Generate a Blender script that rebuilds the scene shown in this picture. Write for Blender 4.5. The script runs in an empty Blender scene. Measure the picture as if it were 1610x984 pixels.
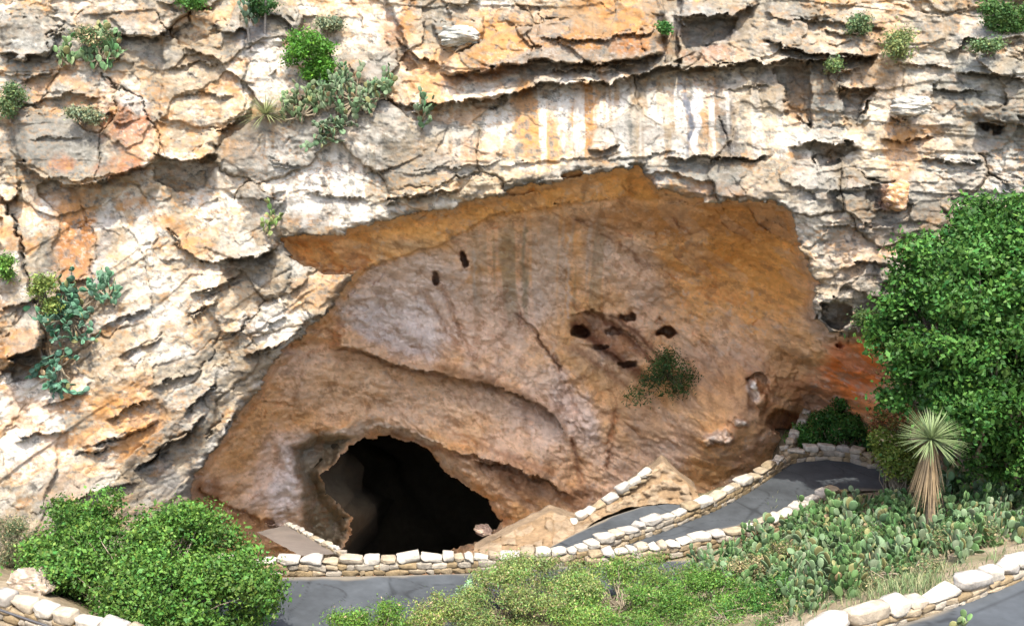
import bpy, math, random
import numpy as np
from mathutils import Vector, Matrix

# ------------------------------------------------------------------ camera, sky, sun, exposure
sc = bpy.context.scene
COL = sc.collection
CAM = np.array([0.0, -42.0, 18.0])
PITCH = math.radians(14.0)
F = 1808.0                       # focal length in photo pixels (photo 1610 x 984)
cam_d = bpy.data.cameras.new("camera"); cam = bpy.data.objects.new("camera", cam_d); COL.objects.link(cam)
cam.location = CAM; cam.rotation_euler = (math.radians(90) - PITCH, 0, 0)
cam_d.sensor_width = 36.0; cam_d.lens = 36.0 * F / 1610.0
cam_d.clip_start = 0.5; cam_d.clip_end = 2000
sc.camera = cam

SUN_EL, SUN_AZ = 65.0, 5.0       # azimuth: degrees to the right of straight behind the camera
w = bpy.data.worlds.new("World"); sc.world = w; w.use_nodes = True
nt = w.node_tree; bg = nt.nodes["Background"]
sky = nt.nodes.new("ShaderNodeTexSky"); sky.sky_type = 'NISHITA'; sky.sun_disc = False
sky.sun_elevation = math.radians(SUN_EL); sky.sun_rotation = math.radians(180 - SUN_AZ)
sky.air_density = 1.0; sky.dust_density = 4.0
nt.links.new(sky.outputs[0], bg.inputs[0]); bg.inputs[1].default_value = 0.15
sd = bpy.data.lights.new("sun", 'SUN'); so = bpy.data.objects.new("sun", sd); COL.objects.link(so)
sd.energy = 2.1; sd.angle = math.radians(0.5); sd.color = (1.0, 0.94, 0.84)
e, a = math.radians(SUN_EL), math.radians(SUN_AZ)
sun_dir = Vector((math.sin(a) * math.cos(e), -math.cos(a) * math.cos(e), math.sin(e)))
so.rotation_euler = sun_dir.to_track_quat('Z', 'Y').to_euler(); so.location = (0, -30, 60)
sc.view_settings.view_transform = 'Standard'; sc.view_settings.look = 'None'
sc.view_settings.gamma = 1.0; sc.view_settings.use_curve_mapping = False
sc.view_settings.exposure = 1.75
try:
    sc.cycles.max_bounces = 8; sc.cycles.diffuse_bounces = 6
except Exception: pass

rng = np.random.default_rng(7); random.seed(7)
cP, sP = math.cos(PITCH), math.sin(PITCH)

# ------------------------------------------------------------------ numeric helpers
def ray(u, v):
    a_ = (np.asarray(u, float) - 805.0) / F; b_ = (492.0 - np.asarray(v, float)) / F
    return a_, cP + b_ * sP, -sP + b_ * cP
def P(u, v, Y):                  # photo pixel + distance plane y = Y  ->  world point
    dx, dy, dz = ray(u, v); t = (np.asarray(Y, float) - CAM[1]) / dy
    return np.stack(np.broadcast_arrays(dx * t, Y, CAM[2] + dz * t), -1).astype(float)
def G(u, v, z):                  # photo pixel on the level z
    dx, dy, dz = ray(u, v); t = (np.asarray(z, float) - CAM[2]) / dz
    return np.stack(np.broadcast_arrays(dx * t, CAM[1] + dy * t, z), -1).astype(float)

def h2(ix, iy, s):
    x = np.sin(ix * 127.1 + iy * 311.7 + s * 74.7) * 43758.5453
    return x - np.floor(x)
def noise(x, y, s=0):
    ix, iy = np.floor(x), np.floor(y); fx, fy = x - ix, y - iy
    ux, uy = fx * fx * fx * (fx * (fx * 6 - 15) + 10), fy * fy * fy * (fy * (fy * 6 - 15) + 10)
    def g(i, j):
        a_ = h2(ix + i, iy + j, s) * 6.2831853
        return np.cos(a_) * (fx - i) + np.sin(a_) * (fy - j)
    return (g(0, 0) * (1 - ux) * (1 - uy) + g(1, 0) * ux * (1 - uy) + g(0, 1) * (1 - ux) * uy + g(1, 1) * ux * uy) * 1.5
def fbm(x, y, s=0, o=4, gain=.5):
    r = 0; amp = 1; f_ = 1
    for k in range(o):
        r = r + amp * noise(x * f_, y * f_, s + k * 13); amp *= gain; f_ *= 2.03
    return r
def worley(x, y, s=0, tilt=1.0):
    """faceted cells: returns (height of the cell's tilted face, edge distance, cell random)"""
    ix, iy = np.floor(x), np.floor(y)
    F1 = np.full(x.shape, 9.); F2 = np.full(x.shape, 9.); H = np.zeros(x.shape); R = np.zeros(x.shape)
    for i in (-1, 0, 1):
        for j in (-1, 0, 1):
            cx, cy = ix + i, iy + j
            px, py = cx + h2(cx, cy, s), cy + h2(cx, cy, s + 5)
            dx, dy = x - px, y - py; d = np.maximum(np.abs(dx), np.abs(dy)) * .6 + np.sqrt(dx * dx + dy * dy) * .5
            r = h2(cx, cy, s + 9)
            hh = (r - .5) * 2 + tilt * ((h2(cx, cy, s + 11) - .5) * dx * 2 + (h2(cx, cy, s + 12) - .5) * dy * 2)
            m = d < F1
            F2 = np.where(m, F1, np.minimum(F2, d)); H = np.where(m, hh, H); R = np.where(m, r, R); F1 = np.where(m, d, F1)
    return H, F2 - F1, R
def sstep(a_, b_, x):
    t = np.clip((x - a_) / (b_ - a_), 0, 1); return t * t * (3 - 2 * t)
def tps(pts, X, Y, scale):
    pts = np.array(pts, float); c = pts[:, :2] / scale; n = len(c)
    def k(r2): return np.where(r2 > 1e-12, .5 * r2 * np.log(np.maximum(r2, 1e-12)), 0)
    A = np.zeros((n + 3, n + 3)); d2 = ((c[:, None] - c[None]) ** 2).sum(-1)
    A[:n, :n] = k(d2) + np.eye(n) * .01; A[:n, n] = 1; A[:n, n + 1:] = c; A[n, :n] = 1; A[n + 1:, :n] = c.T
    sol = np.linalg.solve(A, np.concatenate([pts[:, 2], [0, 0, 0]]))
    x, y = X / scale, Y / scale; out = sol[n] + sol[n + 1] * x + sol[n + 2] * y
    for i in range(n): out = out + sol[i] * k((x - c[i, 0]) ** 2 + (y - c[i, 1]) ** 2)
    return out
def sdist_poly(poly, X, Y):
    """signed distance, negative inside"""
    p = np.array(poly, float); d = np.full(X.shape, 1e9); ins = np.zeros(X.shape, bool)
    for i in range(len(p)):
        a_, b_ = p[i], p[(i + 1) % len(p)]; e_ = b_ - a_; L = max((e_ ** 2).sum(), 1e-9)
        t = np.clip(((X - a_[0]) * e_[0] + (Y - a_[1]) * e_[1]) / L, 0, 1)
        d = np.minimum(d, (X - a_[0] - t * e_[0]) ** 2 + (Y - a_[1] - t * e_[1]) ** 2)
        if a_[1] != b_[1]:
            c_ = ((a_[1] > Y) != (b_[1] > Y)) & (X < e_[0] * (Y - a_[1]) / e_[1] + a_[0]); ins ^= c_
    return np.where(ins, -1, 1) * np.sqrt(d)
def dist_line(pl, X, Y):
    p = np.array(pl, float); d = np.full(X.shape, 1e9)
    for a_, b_ in zip(p[:-1], p[1:]):
        e_ = b_ - a_; L = max((e_ ** 2).sum(), 1e-9)
        t = np.clip(((X - a_[0]) * e_[0] + (Y - a_[1]) * e_[1]) / L, 0, 1)
        d = np.minimum(d, (X - a_[0] - t * e_[0]) ** 2 + (Y - a_[1] - t * e_[1]) ** 2)
    return np.sqrt(d)

# ------------------------------------------------------------------ object helpers
def mesh_np(name, V, Fc, mat=None, col=None, parent=None, smooth=False):
    me = bpy.data.meshes.new(name); V = np.asarray(V, np.float32); Fc = np.asarray(Fc, np.int32)
    n = Fc.shape[1]
    me.vertices.add(len(V)); me.vertices.foreach_set("co", V.ravel())
    me.loops.add(Fc.size); me.loops.foreach_set("vertex_index", Fc.ravel())
    me.polygons.add(len(Fc)); me.polygons.foreach_set("loop_start", np.arange(0, Fc.size, n, dtype=np.int32))
    if smooth: me.polygons.foreach_set("use_smooth", np.ones(len(Fc), bool))
    me.update(calc_edges=True)
    if col is not None:
        at = me.color_attributes.new("tint", 'FLOAT_COLOR', 'POINT')
        c4 = np.ones((len(V), 4), np.float32); c4[:, :3] = col; at.data.foreach_set("color", c4.ravel())
    if mat: me.materials.append(mat)
    ob = bpy.data.objects.new(name, me); COL.objects.link(ob)
    if parent: ob.parent = parent
    return ob
def tag(o, label, cat, group=None, kind=None):
    o["label"] = label; o["category"] = cat; o["kind"] = "thing"
    if group: o["group"] = group
    if kind: o["kind"] = kind
    return o
def empty(name, loc, label, cat, group=None, rz=0):
    o = bpy.data.objects.new(name, None); COL.objects.link(o); o.location = loc; o.rotation_euler = (0, 0, rz)
    o.empty_display_size = .2
    return tag(o, label, cat, group)
def structure(o, label=None):
    o["kind"] = "structure"
    if label: o["label"] = label
    return o

def merge(parts):
    """parts: list of (V, F4, C) -> one"""
    Vs, Fs, Cs = [], [], []; n = 0
    for V, Fc, C in parts:
        Vs.append(V); Fs.append(Fc + n); Cs.append(np.broadcast_to(C, (len(V), 3))); n += len(V)
    return np.concatenate(Vs), np.concatenate(Fs), np.concatenate(Cs)

# ------------------------------------------------------------------ materials
def new_mat(name):
    m = bpy.data.materials.new(name); m.use_nodes = True
    return m, m.node_tree, m.node_tree.nodes["Principled BSDF"]
def tint_mat(name, rough=.9, nscale=6., nlo=.75, nhi=1.2, bump=.3, bscale=None, bdist=.05, translucent=0.):
    """attribute colour x procedural noise, bump"""
    m, t, b = new_mat(name); N = t.nodes; L = t.links
    at = N.new("ShaderNodeAttribute"); at.attribute_name = "tint"
    tc = N.new("ShaderNodeTexCoord")
    nz = N.new("ShaderNodeTexNoise"); nz.inputs["Scale"].default_value = nscale; nz.inputs["Detail"].default_value = 6; nz.inputs["Roughness"].default_value = .65
    L.new(tc.outputs["Object"], nz.inputs["Vector"])
    mr = N.new("ShaderNodeMapRange"); mr.inputs[1].default_value = .3; mr.inputs[2].default_value = .7
    mr.inputs[3].default_value = nlo; mr.inputs[4].default_value = nhi; L.new(nz.outputs[0], mr.inputs[0])
    mx = N.new("ShaderNodeVectorMath"); mx.operation = 'SCALE'; L.new(at.outputs["Color"], mx.inputs[0]); L.new(mr.outputs[0], mx.inputs["Scale"])
    L.new(mx.outputs[0], b.inputs["Base Color"]); b.inputs["Roughness"].default_value = rough
    b.inputs["Specular IOR Level"].default_value = .25
    if bump:
        bz = N.new("ShaderNodeTexNoise"); bz.inputs["Scale"].default_value = bscale or nscale * 2; bz.inputs["Detail"].default_value = 8; bz.inputs["Roughness"].default_value = .7
        L.new(tc.outputs["Object"], bz.inputs["Vector"])
        bp = N.new("ShaderNodeBump"); bp.inputs["Strength"].default_value = bump; bp.inputs["Distance"].default_value = bdist
        L.new(bz.outputs[0], bp.inputs["Height"]); L.new(bp.outputs[0], b.inputs["Normal"])
    if translucent:
        tr = N.new("ShaderNodeBsdfTranslucent"); ms = N.new("ShaderNodeMixShader"); ms.inputs[0].default_value = translucent
        L.new(mx.outputs[0], tr.inputs[0]); L.new(b.outputs[0], ms.inputs[1]); L.new(tr.outputs[0], ms.inputs[2])
        L.new(ms.outputs[0], N["Material Output"].inputs[0])
    return m
M_rock = tint_mat("limestone", .95, 3.0, .72, 1.2, .55, 7., .12)
M_cave = tint_mat("cave_limestone", .95, 2.0, .82, 1.15, .45, 4., .10)
M_stone = tint_mat("wall_stone", .92, 5.0, .50, .92, .7, 9., .06)
M_soil = tint_mat("soil", 1., 2.5, .52, 1.12, .6, 8., .08)
M_leaf = tint_mat("leaf", .55, 3., .60, 1.12, 0, translucent=.22)
M_pad = tint_mat("cactus_pad", .6, 9., .66, 1.05, .1, 20., .01)
M_bark = tint_mat("bark", .95, 12., .6, 1.3, .4, 20., .02)
M_asph = tint_mat("asphalt", .85, .9, .66, 1.06, .25, 60., .01)
M_metal = tint_mat("painted_metal", .5, 8., .8, 1.2, .05)

# ------------------------------------------------------------------ the cliff and the alcove
INT = [(297,795),(303,755),(345,692),(385,645),(420,585),(455,543),(505,500),(545,455),(560,432),(530,431),(490,420),
       (462,404),(444,386),(438,377),(500,376),(560,362),(620,348),(680,333),(715,326),(760,312),(810,298),(860,286),(910,274),
       (960,268),(1000,264),(1012,276),(1032,300),(1090,313),(1150,316),(1212,316),(1243,335),(1252,365),(1268,400),
       (1275,432),(1292,447),(1275,470),(1285,500),(1300,525),(1378,532),(1410,560),(1440,640),(1480,720),(1480,960),
       (220,960),(285,840)]
HOLE = [(505,742),(520,728),(545,703),(570,686),(600,684),(625,689),(662,700),(700,737),(742,766),(765,785),(790,817),
        (775,842),(720,862),(640,900),(540,890),(540,862),(552,835),(550,815),(532,795),(512,775)]

def axis(lo, a_, b_, hi, st, big):
    return np.concatenate([np.arange(lo, a_, big), np.arange(a_, b_, st), np.arange(b_, hi + 1, big)])
us = axis(-420, -24, 1634, 2040, 1.6, 9.0); vs = axis(-330, -16, 900, 960, 1.6, 9.0)
U, V = np.meshgrid(us, vs)
Yo_pts = [(-400,0,1),(-400,600,-9),(-100,0,2.6),(400,0,3.4),(805,0,3.2),(1200,0,3),(1610,0,1.2),(2000,0,-2),(2000,600,-7),(0,300,0.4),(400,300,.6),(805,250,.0),
          (1100,280,-.1),(1240,250,-.3),(1500,300,-1),(0,600,-2.5),(200,600,-1.9),(400,540,-.2),(500,450,.3),(1350,450,-1.7),(1340,530,-1.5),
          (1410,600,-.5),(1610,600,-1.5),(100,850,-4.2),(290,790,-1.3),(-50,850,-5),(805,-300,10),(-300,-300,7),(1900,-300,7),(1500,850,1),(2000,900,-8),(-400,900,-14)]
Yi_pts = [(440,390,2.6),(520,400,3.2),(600,380,4),(760,330,4.2),(900,300,4),(1100,330,4.6),(1230,340,3.6),(1270,440,3.4),(600,500,7.6),
          (800,430,8.8),(1000,420,8.8),(1200,440,6.6),(700,560,8.8),(900,560,9.6),(1100,560,8.8),(1240,560,6.4),(1330,560,3.6),(1385,600,2.6),
          (1380,650,3.4),(1200,690,7.6),(1135,690,6.6),(1190,612,6.2),(1000,740,9.4),(850,780,9.6),(700,620,9.6),(500,560,7.0),(400,680,5.6),(320,750,3.8),(340,820,4.6),
          (440,800,7.6),(460,720,7.6),(560,660,9.2),(800,870,10.5),(600,900,11.5),(1260,660,9.0),(1310,690,8),(1400,720,6),(300,900,5),(-100,900,4),(1700,900,5)]
Yo = tps(Yo_pts, U, V, 200.); Yi = tps(Yi_pts, U, V, 200.)
W0 = P(U, V, Yo); X, Z = W0[..., 0], W0[..., 2]

# pixel-space jitter so outlines are ragged like broken rock
n1 = fbm(X * .8, Z * .8, 1, 4, .6); n2 = fbm(X * .8, Z * .8, 50, 4, .6)
Uw = U + 9 * n1; Vw = V + 7 * n2
_H, _E, _R = worley(X / .9, Z / .45, 95, 1.); _H5, _E5, _R5 = worley(X / .35, Z / .2, 96, 1.)
Ul = U + 7 * (_R - .5) + 3 * (_R5 - .5) + 3.5 * fbm(X * 1.6, Z * 1.6, 90, 3, .6); Vl = V + 8 * (h2(np.floor(_R * 997), 0, 3) - .5) + 4 * (h2(np.floor(_R5 * 997), 0, 3) - .5) + 3.5 * fbm(X * 1.6, Z * 1.6, 91, 3, .6)

D = np.zeros(U.shape)            # outer displacement (+ = away from the camera)
def poly_add(A, poly, dy, e_=1.5, Uu=None, Vv=None):
    Uu = Ul if Uu is None else Uu; Vv = Vl if Vv is None else Vv
    p = np.array(poly); m = 30 + e_ * 2
    i0, i1 = np.searchsorted(us, p[:, 0].min() - m), np.searchsorted(us, p[:, 0].max() + m)
    j0, j1 = np.searchsorted(vs, p[:, 1].min() - m), np.searchsorted(vs, p[:, 1].max() + m)
    s = (slice(j0, j1), slice(i0, i1))
    sd_ = sdist_poly(poly, Uu[s], Vv[s]); A[s] += dy * (1 - sstep(-e_, e_, sd_))
def ledge(A, pl, h, fade=40, hb=0., fb=12, Uu=None, Vv=None):
    Uu = Ul if Uu is None else Uu; Vv = Vl if Vv is None else Vv
    p = np.array(pl, float); vl = np.interp(Uu, p[:, 0], p[:, 1])
    L = p[-1, 0] - p[0, 0]; tp = sstep(p[0, 0], p[0, 0] + min(25, .2 * L), Uu) * (1 - sstep(p[-1, 0] - min(25, .2 * L), p[-1, 0], Uu))
    dv = vl - Vv
    A += np.where(dv > 0, -h * np.exp(-np.maximum(dv, 0) / fade), hb * np.exp(np.minimum(dv, 0) / fb)) * tp
def crack(A, pl, d, wd=1.6):
    p = np.array(pl); m = 20
    i0, i1 = np.searchsorted(us, p[:, 0].min() - m), np.searchsorted(us, p[:, 0].max() + m)
    j0, j1 = np.searchsorted(vs, p[:, 1].min() - m), np.searchsorted(vs, p[:, 1].max() + m)
    s = (slice(j0, j1), slice(i0, i1)); dd = dist_line(pl, Ul[s], Vl[s])
    A[s] += d * np.exp(-(dd / wd) ** 2)

# fractured-block texture: level bedding, and tilted bedding for the lower left
def rockfield(x, z, s, rough=1.0):
    wx = x + .35 * fbm(x * .5, z * .5, s + 1, 3) + .06 * fbm(x * 3, z * 3, s + 4, 2)
    wz = z + .35 * fbm(x * .4, z * .5, s + 2, 3) + .07 * fbm(x * 3, z * 3, s + 5, 2)
    H1, E1, R1 = worley(wx / 3.6, wz / 2.1, s + 20, 1.5)
    H2_, E2, R2 = worley(wx / 1.35, wz / .8, s + 30, 1.6)
    H3, E3, R3 = worley(wx / .5, wz / .28, s + 40, 1.6)
    k1_ = sstep(-.05, .55, fbm(x * .25, z * .3, s + 6, 2)); k2_ = sstep(0, .6, fbm(x * .4, z * .5, s + 7, 2))
    d = .26 * H1 + .17 * H2_ * (.1 + 1.1 * k1_) + .05 * H3 * (.05 + 1.5 * k2_) + .30 * fbm(x * .4, z * .5, s + 3, 4)
    rg = 1 - 2 * np.abs(noise(x * .9 + .3 * wz, z * 1.7, s + 8)); d += .045 * rg + .03 * (1 - 2 * np.abs(noise(x * 2.6, z * 4.5, s + 9))) + .03 * fbm(x * 5, z * 6, s + 10, 2)
    # beds: each bed sticks out at its foot and leans back above it
    zz = z + .30 * fbm(x * .22, z * .2, s + 11, 3)
    for th_, am in ((2.1, .22), (.7, .07)):
        f_ = zz / th_ + .3 * h2(np.floor(zz / th_), 0 * z, s + 12); fr_ = f_ - np.floor(f_)
        on = sstep(-.05, .35, noise(x * .24, np.floor(f_) * 1.7, s + 13))
        d += am * on * (fr_ - .5) * (1 - sstep(.93, 1., fr_) * .5)
    d += .26 * np.exp(-(E1 / .02) ** 2) * sstep(.3, 1, k1_) + .09 * np.exp(-(E2 / .04) ** 2) * k2_ * k1_
    return d * rough, R1, R2, E1
d_h, R1h, R2h, E1h = rockfield(X, Z, 0)
ca, sa = math.cos(math.radians(36)), math.sin(math.radians(36))
d_t, R1t, R2t, E1t = rockfield(X * ca + Z * sa, -X * sa + Z * ca, 300)
mt = sstep(290, 360, V + 25 * n1) * (1 - sstep(560, 640, U)) 
rough = .8 + .3 * sstep(1210, 1300, U + 20 * n1) - .5 * np.exp(-((U - 960) / 270) ** 4 - ((V - 200) / 62) ** 4) - .35 * np.exp(-((U - 500) / 100) ** 2 - ((V - 270) / 60) ** 2) + .2 * sstep(120, 60, V)
D += (d_h * (1 - mt) + d_t * mt * .72) * rough
zb = Z + .25 * fbm(X * .35, Z * .3, 77, 3); lay = zb / .34; li = np.floor(lay); fr = lay - li
bed = (h2(li, np.floor(X / 1.7 + 3 * h2(li, li * 0, 4)), 8) - .5) * .5 + .22 * (fr - .5)
D += .22 * bed * sstep(1240, 1340, U + 25 * n2) * (1 - .3 * sstep(300, 420, V))

LEDGES = [
 ([(20,240),(45,262),(75,285),(140,291),(200,276),(250,248)], .75, 70, .35, 10),
 ([(235,235),(262,257),(300,252),(345,240)], .8, 26, .5, 34),
 ([(340,212),(360,200),(395,178),(400,176)], .45, 40, .3, 10),
 ([(0,84),(40,90),(75,86),(95,60)], .5, 50, .2, 8),
 ([(170,50),(195,58),(240,60),(290,42)], .5, 30, .4, 10),
 ([(330,45),(360,52),(395,48)], .3, 30, .3, 8),
 ([(85,150),(120,148),(160,152)], .25, 30, .1, 8),
 ([(0,300),(15,318),(32,300)], .4, 30, .4, 14),
 ([(640,162),(700,160),(740,158),(775,156),(810,143),(840,134),(890,131),(960,129),(1000,118),(1050,107),(1120,103),(1185,98),(1240,92),(1310,94),(1385,88)], .75, 22, .45, 14),
 ([(690,118),(740,116),(800,101),(860,98),(930,100),(1000,96),(1045,84)], .75, 60, .35, 10),
 ([(1060,30),(1110,26),(1150,22),(1195,4)], .7, 30, .5, 26),
 ([(1200,58),(1240,76),(1300,84),(1380,90)], .5, 45, .4, 9),
 ([(1200,20),(1260,30),(1330,38),(1400,42)], .3, 20, .1, 8),
 ([(925,232),(950,236),(978,228)], .35, 14, .15, 6),
 ([(1040,252),(1100,250),(1190,248),(1215,240)], .4, 20, .35, 9),
 ([(780,262),(860,254),(960,245),(1080,238)], .12, 10, .05, 6),
 ([(640,272),(700,262),(760,258),(800,245)], .15, 14, .05, 6),
 ([(595,318),(640,310),(700,298),(730,291)], .55, 30, .3, 10),
 ([(1240,236),(1270,226),(1335,226),(1360,232)], .4, 30, .5, 22),
 ([(1315,138),(1350,142),(1385,140)], .45, 22, .35, 9),
 ([(1400,185),(1425,190),(1455,172)], .5, 26, .25, 10),
 ([(1370,330),(1400,335),(1440,318)], .35, 26, .2, 9),
 ([(1500,112),(1560,114),(1620,122)], .5, 22, .35, 8),
 ([(1535,196),(1550,194),(1580,194)], .4, 18, .7, 8),
 ([(1480,90),(1520,64),(1620,60)], .35, 22, .25, 8),
 ([(0,574),(30,562),(68,546)], .8, 60, .7, 20),
 ([(0,486),(40,478),(62,470)], .25, 30, .15, 8),
 ([(262,350),(280,382),(305,402),(335,414),(355,410),(400,405),(440,384)], .35, 40, .18, 8),
 ([(345,410),(400,405),(440,382)], .55, 22, .75, 24),
 ([(295,466),(330,452),(372,434),(385,420)], .45, 30, .3, 12),
 ([(380,562),(420,548),(455,532),(500,498),(535,465),(552,440)], .6, 46, .45, 9),
 ([(120,722),(165,695),(210,680),(255,664)], .3, 30, .2, 6),
 ([(210,738),(245,712),(285,688),(325,650)], .4, 30, .5, 12),
 ([(350,534),(370,518),(390,500)], .2, 16, .12, 6),
 ([(430,380),(500,377),(560,363),(620,349),(680,334),(716,327),(810,299),(910,275),(1018,258)], .35, 26, 0, 10),
 ([(1000,290),(1040,306),(1100,314),(1160,317),(1215,317),(1250,330)], .45, 30, 0, 10),
 ([(300,760),(330,712),(356,672),(378,640)], .3, 14, .55, 10),
 ([(180,560),(230,545),(260,530)], .2, 20, .1, 6), ([(230,610),(280,596),(320,578)], .2, 20, .15, 6),
 ([(60,640),(110,622),(150,600)], .2, 24, .1, 6), ([(90,800),(160,772),(220,750)], .25, 24, .15, 6),
]
for L_ in LEDGES: ledge(D, L_[0], L_[1] * 1.3, *L_[2:3], *[x * (1.35 if i_ == 0 else 1) for i_, x in enumerate(L_[3:])])
# more joints, steps and broken blocks read off the rock
for L_ in [
 ([(400,20),(450,30),(470,60)], .4, 20, .3, 8), ([(560,130),(600,150),(640,170),(680,172)], .4, 24, .3, 10),
 ([(620,62),(660,88),(700,108)], .4, 20, .3, 10), ([(845,60),(900,66),(960,60),(1035,44)], .3, 14, .25, 7),
 ([(860,112),(930,110),(1010,104)], .3, 8, .3, 6), ([(1130,140),(1180,135),(1215,140)], .15, 10, .15, 5),
 ([(1285,112),(1320,118),(1352,112)], .4, 10, .3, 8), ([(1290,50),(1320,56),(1350,52)], .3, 12, .3, 7),
 ([(1400,100),(1450,108),(1500,104)], .3, 14, .3, 7), ([(1460,140),(1510,146),(1560,140)], .35, 14, .3, 7),
 ([(1380,215),(1420,222),(1470,214)], .3, 14, .3, 7), ([(1440,256),(1500,250),(1550,256)], .3, 14, .3, 8),
 ([(1300,300),(1340,296),(1380,300)], .3, 14, .3, 8), ([(1290,360),(1330,352),(1380,358)], .35, 14, .35, 8),
 ([(1320,420),(1360,412),(1400,418)], .35, 14, .35, 8), ([(480,300),(540,310),(590,316)], .25, 14, .2, 7),
 ([(350,300),(400,312),(450,306)], .2, 14, .2, 8), ([(420,250),(450,262),(480,258)], .15, 10, .1, 6),
 ([(20,128),(60,120),(90,112)], .3, 14, .2, 7), ([(10,160),(60,158),(110,150)], .25, 12, .2, 7),
 ([(40,220),(90,214),(140,216)], .12, 10, .1, 5), ([(270,150),(320,142),(370,150)], .2, 14, .15, 7), ([(260,105),(310,100),(350,108)], .2, 14, .15, 7),
 ([(80,460),(110,440),(150,436)], .25, 20, .15, 8), ([(150,520),(190,500),(240,488)], .25, 16, .2, 8), ([(290,500),(330,480),(350,476)], .3, 16, .25, 8),
 ([(160,660),(210,640),(250,630)], .3, 16, .25, 8), ([(290,650),(320,620),(345,600)], .35, 16, .3, 8), ([(20,700),(60,680),(110,676)], .3, 16, .2, 8)]:
    ledge(D, *L_)
POLYS = [
 ([(20,190),(90,170),(160,168),(165,150),(215,152),(252,212),(245,250),(200,276),(140,291),(70,286),(25,245)], -.35),
 ([(250,222),(310,212),(345,206),(342,243),(300,252),(262,257)], -.35),
 ([(240,258),(300,254),(333,244),(337,272),(315,298),(275,301),(248,284)], .75),
 ([(0,20),(45,25),(95,45),(75,82),(35,88),(0,85)], -.4),
 ([(175,30),(200,10),(280,0),(300,35),(270,60),(200,55)], -.35),
 ([(380,20),(340,50),(255,70),(250,190),(340,205),(380,180),(385,100)], -.25),
 ([(700,-20),(1040,-20),(1042,84),(1000,95),(930,100),(860,97),(800,100),(740,118),(700,110),(720,70)], -.35),
 ([(740,158),(800,146),(800,158),(775,174),(752,172)], .5),
 ([(1030,-20),(1068,-20),(1068,98),(1046,104)], 1.0),
 ([(1072,36),(1115,29),(1160,24),(1150,55),(1120,70),(1080,78)], .7),
 ([(1216,104),(1275,98),(1278,200),(1268,190),(1238,182),(1233,135),(1218,128)], .85),
 ([(1268,228),(1352,230),(1332,248),(1290,264)], .7),
 ([(1322,142),(1378,142),(1365,158),(1346,195),(1330,190)], .7),
 ([(545,-20),(600,-20),(632,50),(655,108),(640,112),(606,66),(570,40)], .7),
 ([(680,36),(760,30),(755,62),(725,76),(690,72)], -.5),
 ([(1405,158),(1425,150),(1448,153),(1456,166),(1440,180),(1412,186)], -.5),
 ([(1385,290),(1410,282),(1428,300),(1420,326),(1392,328)], -.5),
 ([(1360,285),(1386,290),(1388,330),(1368,330)], .5),
 ([(1546,196),(1576,195),(1570,206),(1548,208)], .8),
 ([(0,250),(28,285),(32,300),(15,318),(0,316)], -.3),
 ([(0,320),(14,322),(40,430),(68,520),(66,548),(0,575)], -.45),
 ([(0,578),(62,552),(66,592),(40,596),(0,606)], .7),
 ([(455,412),(520,426),(552,432),(540,452),(500,484),(470,470),(450,440)], -.1),
 ([(318,470),(400,440),(440,470),(448,500),(400,530),(350,520)], -.3),
 ([(250,410),(330,418),(300,440)], .15),
 ([(1290,478),(1312,474),(1338,480),(1340,500),(1322,518),(1300,514),(1290,498)], 1.6),
]
for p_, dy in POLYS: poly_add(D, p_, dy, 2.0)
CR = [([(160,118),(190,140),(220,158),(238,190),(252,214)],.7),([(75,95),(72,60),(98,40)],.4),([(155,170),(160,240),(150,285)],.35),
 ([(828,55),(838,75),(836,98)],.5),([(842,10),(850,40),(846,60)],.3),([(905,60),(960,56),(1010,44)],.2),([(1008,40),(1012,80)],.4),
 ([(955,240),(958,200)],.1),([(1000,170),(1002,148)],.2),([(125,318),(150,380),(142,450)],.25),([(15,322),(40,410),(66,520),(72,590)],.6),
 ([(120,365),(150,350),(190,372)],.2),([(180,330),(230,420),(240,500)],.2),([(270,360),(290,392),(322,412)],.5),([(365,530),(388,498)],.4),
 ([(120,722),(165,695),(250,665)],.4),([(320,690),(348,660)],.5),([(215,740),(260,700),(300,672)],.5),([(160,800),(90,840)],.3),
 ([(200,560),(260,520)],.25),([(470,130),(450,230)],.15),([(585,230),(560,330)],.12),([(300,600),(335,560),(352,520)],.35),
 ([(1075,120),(1078,240)],.12),([(1108,130),(1112,245)],.12),([(1132,190),(1150,245)],.3),([(640,190),(700,230),(720,280)],.1)]
for p_, d_ in CR: crack(D, p_, d_ * .6, 1.3)

# inner wall: smooth water-worn rock
Wi = P(U, V, Yi); Xi, Zi = Wi[..., 0], Wi[..., 2]
def rot(x, z, deg): c_, s_ = math.cos(math.radians(deg)), math.sin(math.radians(deg)); return x * c_ + z * s_, -x * s_ + z * c_
DI = .75 * fbm(Xi * .22, Zi * .24, 500, 3)
gx, gz = rot(Xi + .5 * fbm(Xi * .4, Zi * .4, 510, 2), Zi, -58)           # grooves running down to the right
groove = 1 - np.abs(noise(gx * .28, gz * 1.25, 520)) * 2
gm = np.exp(-((U - 740) / 170) ** 2 - ((V - 500) / 75) ** 2)
DI += gm * .30 * (groove - .3)
gx2, gz2 = rot(Xi, Zi, -32)
g2 = noise(gx2 * .22, gz2 * 1.5, 530) + .5 * noise(gx2 * .5, gz2 * 3.2, 531)
DI += .09 * g2 * sstep(880, 960, U) + .06 * g2
H4, E4, R4 = worley(gx2 / 1.6 + .2 * n1, gz2 / .45 + .2 * n2, 540, 1.0)
DI += .05 * H4 * sstep(860, 960, U) + .03 * H4
DI += .17 * fbm(Xi * 1.1, Zi * 1.3, 550, 6, .62) + .06 * (1 - 2 * np.abs(noise(gx2 * .9, gz2 * 2.4, 552)))
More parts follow.
